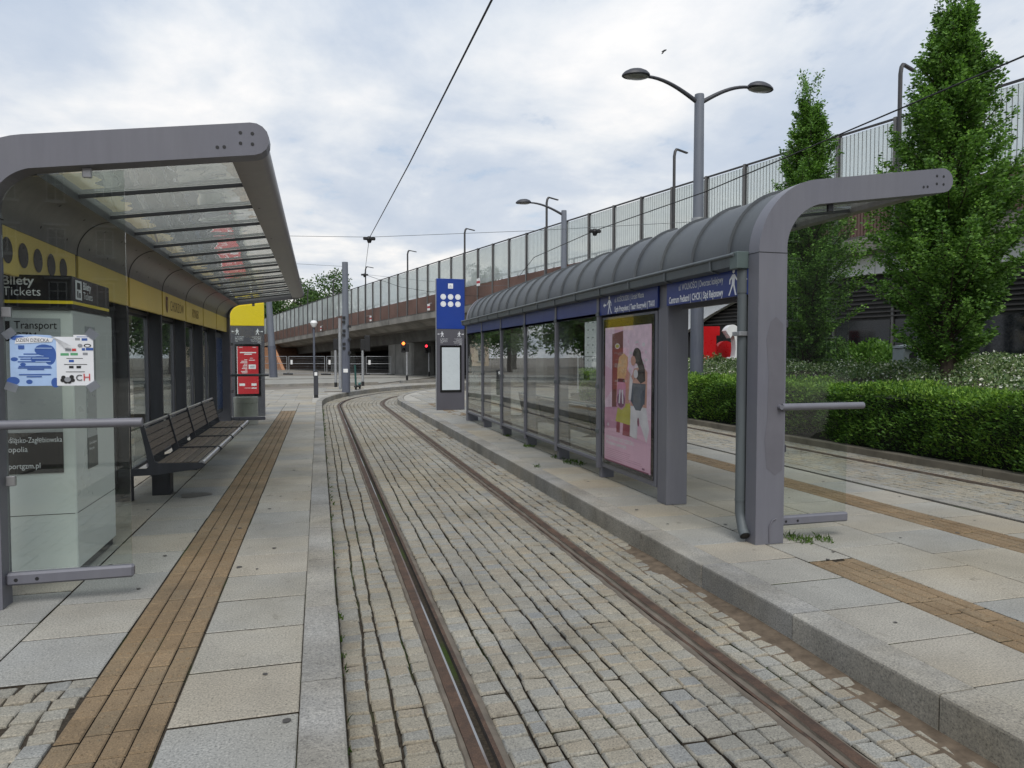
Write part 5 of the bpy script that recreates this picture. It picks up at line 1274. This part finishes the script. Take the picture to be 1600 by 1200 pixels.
# hedge
t = thing('hedge', 'long clipped yew hedge with bright green new growth beside the tram track', 'hedge', (9.5, 11, -.1))
def hn(a, b): return .055*math.sin(a*2.3+b)+.04*math.sin(a*5.1+b*3)+.03*math.sin(a*9.7+2*b)
N = 105000; hx0, hx1, hy0, hy1, hz0, hz1 = 8.86, 10.1, -1.0, 23.2, -.05, .97
ys = hy0+(hy1-hy0)*rng.uniform(0, 1, N)**1.25; f = rng.uniform(0, 1, N); fr = f < .55
xs = np.where(fr, hx0+.09*np.abs(rng.normal(size=N)), rng.uniform(hx0, hx1, N)); zs = np.where(fr, hz0+(hz1-hz0)*rng.uniform(0, 1, N)**.85, hz1-.09*np.abs(rng.normal(size=N)))
ft = np.array([hn(a, 0) for a in ys]); tp = np.array([hn(a, 5) for a in ys]); ft2 = np.array([hn(a*.8, z*4) for a, z in zip(ys, zs)])
xs = xs+np.where(fr, (ft+ft2)*.9+.10*((1-zs/hz1)**2)*0+np.where(zs < .25, .10*(1-zs/.25), 0), 0); zs = zs+tp*.9*(zs/hz1)
dirs = np.stack([np.where(fr, -1., -.1)+rng.normal(size=N)*.5, rng.normal(size=N)*.7, np.where(fr, .45, 1.)+rng.normal(size=N)*.4], 1)
newg = (rng.uniform(0, 1, N) < np.where(fr, np.clip((zs-.55)*1.3, .04, .6), .62)+.25*np.sin(ys*1.7+xs*5))
leaf_mesh('foliage', np.stack([xs, ys, zs], 1), dirs, .062, [LEAF_H, LEAF_HN], t, newg.astype(int), .38)
MB().box((hx0+.22, hy0, -.1), (hx1-.1, hy1-.1, hz1-.17)).build('inner_core', plain('hedge_inner', (.010, .016, .006), .95, 0, .4, 12.), t)  # solid box in very dark green filling the hedge behind its leaves
e = rng.uniform(0, 1, (2600, 3)); leaf_mesh('foliage_end', np.stack([hx0+1.1*e[:, 0], hy1-.05+.12*e[:, 1], hz0+1.0*e[:, 2]], 1), rng.normal(size=(2600, 3))+[0, 1, .3], .085, LEAF_H, t, None, .38)
# planted bank behind
def bank(x, y):
    k = min(1, max(0, (x-9.2)/2.6)); return .12+1.05*(k*k*(3-2*k))+.16*min(1, max(0, (x-12)/5))+.07*math.sin(x*1.9+y*.7)+.06*math.sin(y*1.3-x*.6)+.05*math.sin(y*3.1+x*2.2)
mb = MB(); nx, ny = 22, 44; vs = []
for i in range(nx+1):
    for j in range(ny+1): x = 9.0+i*.43; y = -2+j*.64; vs.append((x, y, bank(x, y)-.10 if 0 < i < nx and j < ny else ZT-.1))
mb.add(vs, [(i*(ny+1)+j, (i+1)*(ny+1)+j, (i+1)*(ny+1)+j+1, i*(ny+1)+j+1) for i in range(nx) for j in range(ny)], 0, True); struct('planting_bank', mb, SOIL)
N = 190000; xs = rng.uniform(9.9, 18.2, N); ys = -1.5+27*rng.uniform(0, 1, N)**1.1
keep = xs < 9.3+(ys*.0)+9; zs = np.array([bank(a, b) for a, b in zip(xs, ys)])+rng.uniform(-.10, .10, N)+.07*np.sin(xs*4.3)*np.sin(ys*3.7)
o = leaf_mesh('ground_cover', np.stack([xs, ys, zs], 1), np.stack([rng.normal(size=N), rng.normal(size=N), .5+.5*rng.normal(size=N)], 1), .058, LEAF_C, None, None, .6); tag(o, 'low cotoneaster ground cover with pale flowers on the bank', 'ground cover', None, 'stuff')
def bush(x, y, z, r, h, label, n=5000, mat=None):
    t = thing('shrub', label, 'shrub', (x, y, z)); v = rng.normal(size=(n, 3)); v /= np.linalg.norm(v, axis=1)[:, None]; v[:, 2] = np.abs(v[:, 2]); k = rng.uniform(.35, 1, n)**.4
    lump = 1+.22*np.sin(v[:, 0]*7+1)*np.sin(v[:, 1]*6+2)+.15*np.sin(v[:, 2]*11+v[:, 0]*4)
    c = np.array([x, y, z])+v*(k*lump)[:, None]*[r, r, h]; leaf_mesh('foliage', c, v+rng.normal(size=(n, 3))*.6, .10, mat or LEAF_T, t, None, .5)
    mb = MB()
    for i in range(7): a = i*.9; mb.tube([(x, y, z-.1), (x+r*.4*math.cos(a), y+r*.4*math.sin(a), z+h*.6)], [.02, .008], 5)
    mb.build('stems', BARK, t)
bush(14.2, 15.6, 1.15, 1.3, .75, 'leafy green shrub on the bank between the two hornbeams'); bush(13.2, 17.6, 1.0, .9, .6, 'leafy shrub at the foot of the slender hornbeam')
bush(13.2, 21.3, 1.0, .30, .55, 'small reddish shrub in front of the heart sign', 700, LEAF_C)
# grey metal box on the bank
t = thing('metal_box', 'grey metal litter box with a round hole on the planted bank', 'litter box', (13.0, 13.2, 1.2))
mb = MB(); mb.cbox((12.75, 13.0, 1.15), (13.25, 13.35, 1.68), .02); mb.build('body', plain('box_grey', (.27, .30, .31), .5), t)
mb = MB(); mb.lathe([(.30, 0), (.30, .05), (.02, .09)], (13.0, 13.17, 1.68), 18); mb.build('lid', plain('box_lid', (.33, .36, .37), .5), t)
MB().lathe([(.11, 0), (.11, .006), (.02, .006)], (13.0, 12.999, 1.48), 20, 0, (0, -1, 0)).build('opening', BLACK, t)
# weeds in joints
def tuft(x, y, z, n, r, h):
    a = rng.uniform(0, 2*PI, n); q = r*np.sqrt(rng.uniform(0, 1, n)); c = np.stack([x+q*np.cos(a), y+q*np.sin(a)*1.6, np.full(n, z)], 1)
    return c, np.stack([rng.normal(size=n)*.6, rng.normal(size=n)*.6, rng.uniform(.4, 1.2, n)], 1)
C_, D_ = [], []
for x, y, n, r in ((3.42, 9.2, 160, .14), (3.40, 9.75, 90, .10), (3.33, 11.1, 90, .09), (3.75, 4.86, 110, .09), (3.95, 4.8, 60, .07), (2.83, 9.0, 20, .05), (3.4, 12.7, 60, .08)):
    c, d = tuft(x, y, -.005, n, r, .1); C_.append(c); D_.append(d)
for k in range(60): c, d = tuft(KL+rng.uniform(.008, .03), rng.uniform(14, 23), ZT-.02, 10, .03, .05); C_.append(c); D_.append(d)
for k in range(50): c, d = tuft(KL+rng.uniform(.008, .03), rng.uniform(2, 14), ZT-.02, 5, .02, .04); C_.append(c); D_.append(d)
o = leaf_mesh('weeds', np.concatenate(C_), np.concatenate(D_), .05, GRASS, None, None, .22); tag(o, 'small green weeds growing in the kerb and paving joints', 'weeds', None, 'stuff')
# chewing gum spots and litter
mb = MB()
for k in range(150):
    if k % 2: x, y = rng.uniform(-2.6, .02), rng.uniform(1.6, 16)
    else: x, y = rng.uniform(2.9, 6.0), rng.uniform(1.5, 16)
    r = rng.uniform(.008, .022); a0 = rng.uniform(0, 6); n = 9
    mb.poly([(x+r*rng.uniform(.6, 1.1)*math.cos(a0+2*PI*i/n), y+r*1.2*rng.uniform(.6, 1.1)*math.sin(a0+2*PI*i/n), .0042) for i in range(n)])
tag(mb.build('gum_spots', plain('old_gum', (.06, .055, .05), .8)), 'dark old chewing gum spots trodden into the slabs', 'gum spots', None, 'stuff')
# puddle stain under the bench
mb = MB(); mb.poly([(-1.30+.15*math.cos(a)*(1+.2*math.sin(3*a+1)), 8.15+.13*math.sin(a)*(1+.15*math.sin(2*a)), .0045) for a in [2*PI*i/30 for i in range(30)]]); tag(mb.build('wet_stain', plain('damp_granite', (.15, .138, .118), .5)), 'dark oval wet stain on slabs below the bench end', 'stain')

# ------------------------------------------------------------------ wires
def wire(pts, r, label, mat=BLACK, name='overhead_wire', extra=None):
    mb = MB().tube(pts, r, 6); 
    if extra: extra(mb)
    tag(mb.build(name, mat), label, 'wire')
def insul(p):
    def f(mb): mb.cbox((p[0]-.18, p[1]-.05, p[2]-.06), (p[0]+.18, p[1]+.05, p[2]+.03), .02); mb.lathe([(.05, -.14), (.09, -.03), (.05, .05)], p, 10)
    return f
wire([(1.62, -12, 4.62), (1.50, 6.1, 4.62), (1.50, 12, 4.72), (1.50, 21.6, 5.03)], .011, 'tram contact wire running up over the near track', extra=insul((1.5, 21.6, 5.03)))
wire([(2.35, 37.5, 5.75), (4.4, 39.5, 5.35), (7.5, 41, 5.1), (14, 42, 5.1)], .010, 'contact wire bending right with the track, beyond the junction')
wire([(1.5, 21.6, 5.03), (2.35, 37.5, 5.75)], .008, 'thin wire dropping from the junction towards the far tree', extra=insul((2.35, 37.5, 5.75)))
wire([(-14, 25.8, 5.35), (-6, 23.6, 5.16), (1.5, 21.6, 5.06), (6, 19.6, 5.12), (10.19, 17.62, 5.23)], .007, 'thin span wire crossing to the double armed lamp mast', GUTT)
wire([(7.6, -8, 4.85), (7.6, 6.2, 4.83), (7.6, 12.9, 4.83), (7.6, 18.8, 5.06), (7.4, 24, 5.0), (8.5, 30, 4.95)], .011, 'contact wire over the track along the hedge', extra=insul((7.6, 18.8, 5.06)))
wire([(2.35, 37.5, 5.75), (8, 36.5, 5.2), (12.1, 34.1, 5.2)], .007, 'sagging span wire to the single armed lamp mast', GUTT)
wire([(-20, 34, 6.2), (1.09, 30.0, 5.2)], .007, 'thin wire from the plaza pole out to the left', GUTT)
# bird
BIRDP = (12.91, 24.95, 13.21)
t = thing('bird', 'small dark bird flying high in the sky', 'bird', BIRDP)
bc = Vector(BIRDP); bd = Vector((.8, -.2, .35)).normalized(); bs = bd.cross(Z).normalized()
MB().tube([bc-bd*.12, bc-bd*.06, bc, bc+bd*.06, bc+bd*.10], [.008, .026, .036, .026, .006], 10).build('body', BLACK, t)
for s in (-1, 1):
    mb = MB(); P0 = [bc+bd*.04, bc-bd*.04, bc-bd*.10+bs*s*.11-Z*.05, bc-bd*.03+bs*s*.13-Z*.05]; mb.add(P0+[p+Z*.012 for p in P0], [(0, 1, 2, 3), (7, 6, 5, 4), (0, 4, 5, 1), (1, 5, 6, 2), (2, 6, 7, 3), (3, 7, 4, 0)]); mb.build('wing', BLACK, t)
# ------------------------------------------------------------------ buildings
def house(x0, x1, y0, y1, h, label, wallm, cols, rows, face='N', roofm=None):
    t = thing('tenement_house', label, 'building', ((x0+x1)/2, (y0+y1)/2, 0)); mb = MB(); mb.box((x0, y0, -.3), (x1, y1, h)); w = mb.build('wall', wallm, t)
    mb = MB(); mb.cbox((x0-.5, y0-.5, h), (x1+.5, y1+.5, h+.7), .1); mb.cbox((x0-.2, y0-.2, h*.27), (x1+.2, y1+.2, h*.27+.35), .05); mb.build('cornice', wallm, t)
    yf = y1 if face == 'N' else y0; sg = 1 if face == 'N' else -1; cw = (x1-x0)/cols; rh = h/rows
    for i in range(cols):
        for j in range(rows):
            cx = x0+cw*(i+.5); cz = rh*(j+.52); a, b = yf+sg*.01, yf+sg*.06
            mb = MB(); mb.box((cx-.62, min(a, b), cz-1.0), (cx+.62, max(a, b), cz+1.0))
            f_ = mb.build('window', WINDOW, t)
            mb = MB(); c_, d_ = yf+sg*.061, yf+sg*.10
            for bx in ((-.66, -1.05, -.56, 1.05), (.56, -1.05, .66, 1.05), (-.56, .95, .56, 1.05), (-.56, -1.05, .56, -.95), (-.04, -.95, .04, .95), (-.56, .25, -.04, .33), (.04, .25, .56, .33)):
                mb.box((cx+bx[0], min(c_, d_), cz+bx[1]), (cx+bx[2], max(c_, d_), cz+bx[3]))
            mb.box((cx-.9, min(yf, yf+sg*.25), cz+1.25), (cx+.9, max(yf, yf+sg*.25), cz+1.42)); mb.box((cx-.85, min(yf, yf+sg*.2), cz-1.2), (cx+.85, max(yf, yf+sg*.2), cz-1.08))
            mb.build('frame', plain('window_frame', (.36, .36, .35), .5), f_)
house(-46, -15, -70, -55, 17, 'old grey tenement house mirrored in the end pane', plain('sooty_plaster', (.16, .145, .135), .9, 0, .2, .4), 9, 4)
house(2, 62, -70, -56, 17, 'long old tenement house behind the camera to the right', plain('sooty_plaster_dark', (.11, .10, .095), .9, 0, .2, .4), 12, 4)
house(-24, -12.5, 128, 140, 13, 'pale ochre house far down the left street', plain('pale_ochre_plaster', (.50, .42, .32), .9, 0, .1, .4), 4, 4, 'S')
house(-46, -33, 84, 96, 14, 'light grey house far left behind the street trees', plain('light_grey_plaster', (.45, .44, .41), .9, 0, .1, .4), 5, 4, 'S')

# ------------------------------------------------------------------ camera, light, sky
cam = bpy.data.cameras.new('camera'); co = bpy.data.objects.new('camera', cam); COL.objects.link(co)
cam.sensor_width = 36; cam.lens = 1100/1600*36; cam.clip_end = 2000; cam.clip_start = .05
co.location = (0, 0, 1.49); co.rotation_euler = (PI/2-math.atan(43/1100), 0, -math.atan(302/1100)); sc.camera = co
SUN_EL, SUN_AZ = R(54), R(186)     # azimuth from +Y towards +X
su = bpy.data.lights.new('sun', 'SUN'); so = bpy.data.objects.new('sun', su); COL.objects.link(so)
su.energy = 1.8; su.angle = R(35); su.color = (1, .975, .94)
sd = Vector((math.sin(SUN_AZ)*math.cos(SUN_EL), math.cos(SUN_AZ)*math.cos(SUN_EL), math.sin(SUN_EL))); so.rotation_euler = sd.to_track_quat('Z', 'Y').to_euler()
wd = bpy.data.worlds.new('World'); sc.world = wd; wd.use_nodes = True; nt_ = wd.node_tree; nt_.nodes.clear()
class WN(NT):
    def __init__(s): s.t = nt_; s.out = nt_.nodes.new('ShaderNodeOutputWorld')
w = WN()
sky = w.n('ShaderNodeTexSky', sky_type='NISHITA'); sky.sun_disc = False; sky.sun_elevation = SUN_EL; sky.sun_rotation = SUN_AZ; sky.air_density = 1.2; sky.dust_density = 2.
bg1 = w.n('ShaderNodeBackground'); w.l(sky.outputs[0], bg1.inputs[0]); bg1.inputs[1].default_value = .11
tc = w.n('ShaderNodeTexCoord'); sp = w.n('ShaderNodeSeparateXYZ'); w.l(tc.outputs['Generated'], sp.inputs[0])
zz = math_(w, 'ADD', math_(w, 'MAXIMUM', sp.outputs[2], 0.), .16)
cb = w.n('ShaderNodeCombineXYZ'); w.l(math_(w, 'DIVIDE', sp.outputs[0], zz), cb.inputs[0]); w.l(math_(w, 'DIVIDE', sp.outputs[1], zz), cb.inputs[1])
mp = w.n('ShaderNodeMapping'); w.l(cb.outputs[0], mp.inputs[0]); mp.inputs['Location'].default_value = (3.1, 1.7, 0); mp.inputs['Scale'].default_value = (1., .85, 1)
n1 = w.n('ShaderNodeTexNoise'); n1.inputs['Scale'].default_value = 1.25; n1.inputs['Detail'].default_value = 9; n1.inputs['Roughness'].default_value = .56; n1.inputs['Distortion'].default_value = .35; w.l(mp.outputs[0], n1.inputs['Vector'])
n2 = w.n('ShaderNodeTexNoise'); n2.inputs['Scale'].default_value = .55; n2.inputs['Detail'].default_value = 6; n2.inputs['Distortion'].default_value = .4; w.l(mp.outputs[0], n2.inputs['Vector'])
n3 = w.n('ShaderNodeTexNoise'); n3.inputs['Scale'].default_value = 3.4; n3.inputs['Detail'].default_value = 8; n3.inputs['Roughness'].default_value = .6; w.l(mp.outputs[0], n3.inputs['Vector'])
mixn = math_(w, 'ADD', math_(w, 'ADD', math_(w, 'MULTIPLY', n1.outputs['Fac'], .5), math_(w, 'MULTIPLY', n2.outputs['Fac'], .35)), math_(w, 'MULTIPLY', n3.outputs['Fac'], .15))
ccol = ramp(w, mixn, [(.39, (.47, .555, .68)), (.475, (.58, .65, .745)), (.535, (.75, .79, .83)), (.61, (.98, .965, .94))])
lowz = ramp(w, sp.outputs[2], [(.0, (1.12, 1.06, 1.0)), (.22, (1.03, 1.01, 1.0)), (.5, (.94, .96, 1.0))])
ccol = mixc(w, ccol, lowz, 1.)
bg2 = w.n('ShaderNodeBackground'); w.l(ccol, bg2.inputs[0]); bg2.inputs[1].default_value = .785
mask = ramp(w, math_(w, 'ADD', math_(w, 'MULTIPLY', n3.outputs['Fac'], .6), math_(w, 'MULTIPLY', n1.outputs['Fac'], .4)), [(.32, (.35,)*3), (.42, (1,)*3)])
mx = w.n('ShaderNodeMixShader'); w.l(mask, mx.inputs[0]); w.l(bg1.outputs[0], mx.inputs[1]); w.l(bg2.outputs[0], mx.inputs[2]); w.l(mx.outputs[0], w.out.inputs[0])
sc.view_settings.view_transform = 'Standard'; sc.view_settings.look = 'None'; sc.view_settings.exposure = 0.46; sc.view_settings.gamma = 1
sc.render.engine = 'CYCLES'; cy = sc.cycles; cy.max_bounces = 8; cy.transparent_max_bounces = 24; cy.diffuse_bounces = 5; cy.glossy_bounces = 4; cy.use_denoising = True
try: cy.denoiser = 'OPENIMAGEDENOISE'
except Exception: pass
cy.caustics_reflective = False; cy.caustics_refractive = False
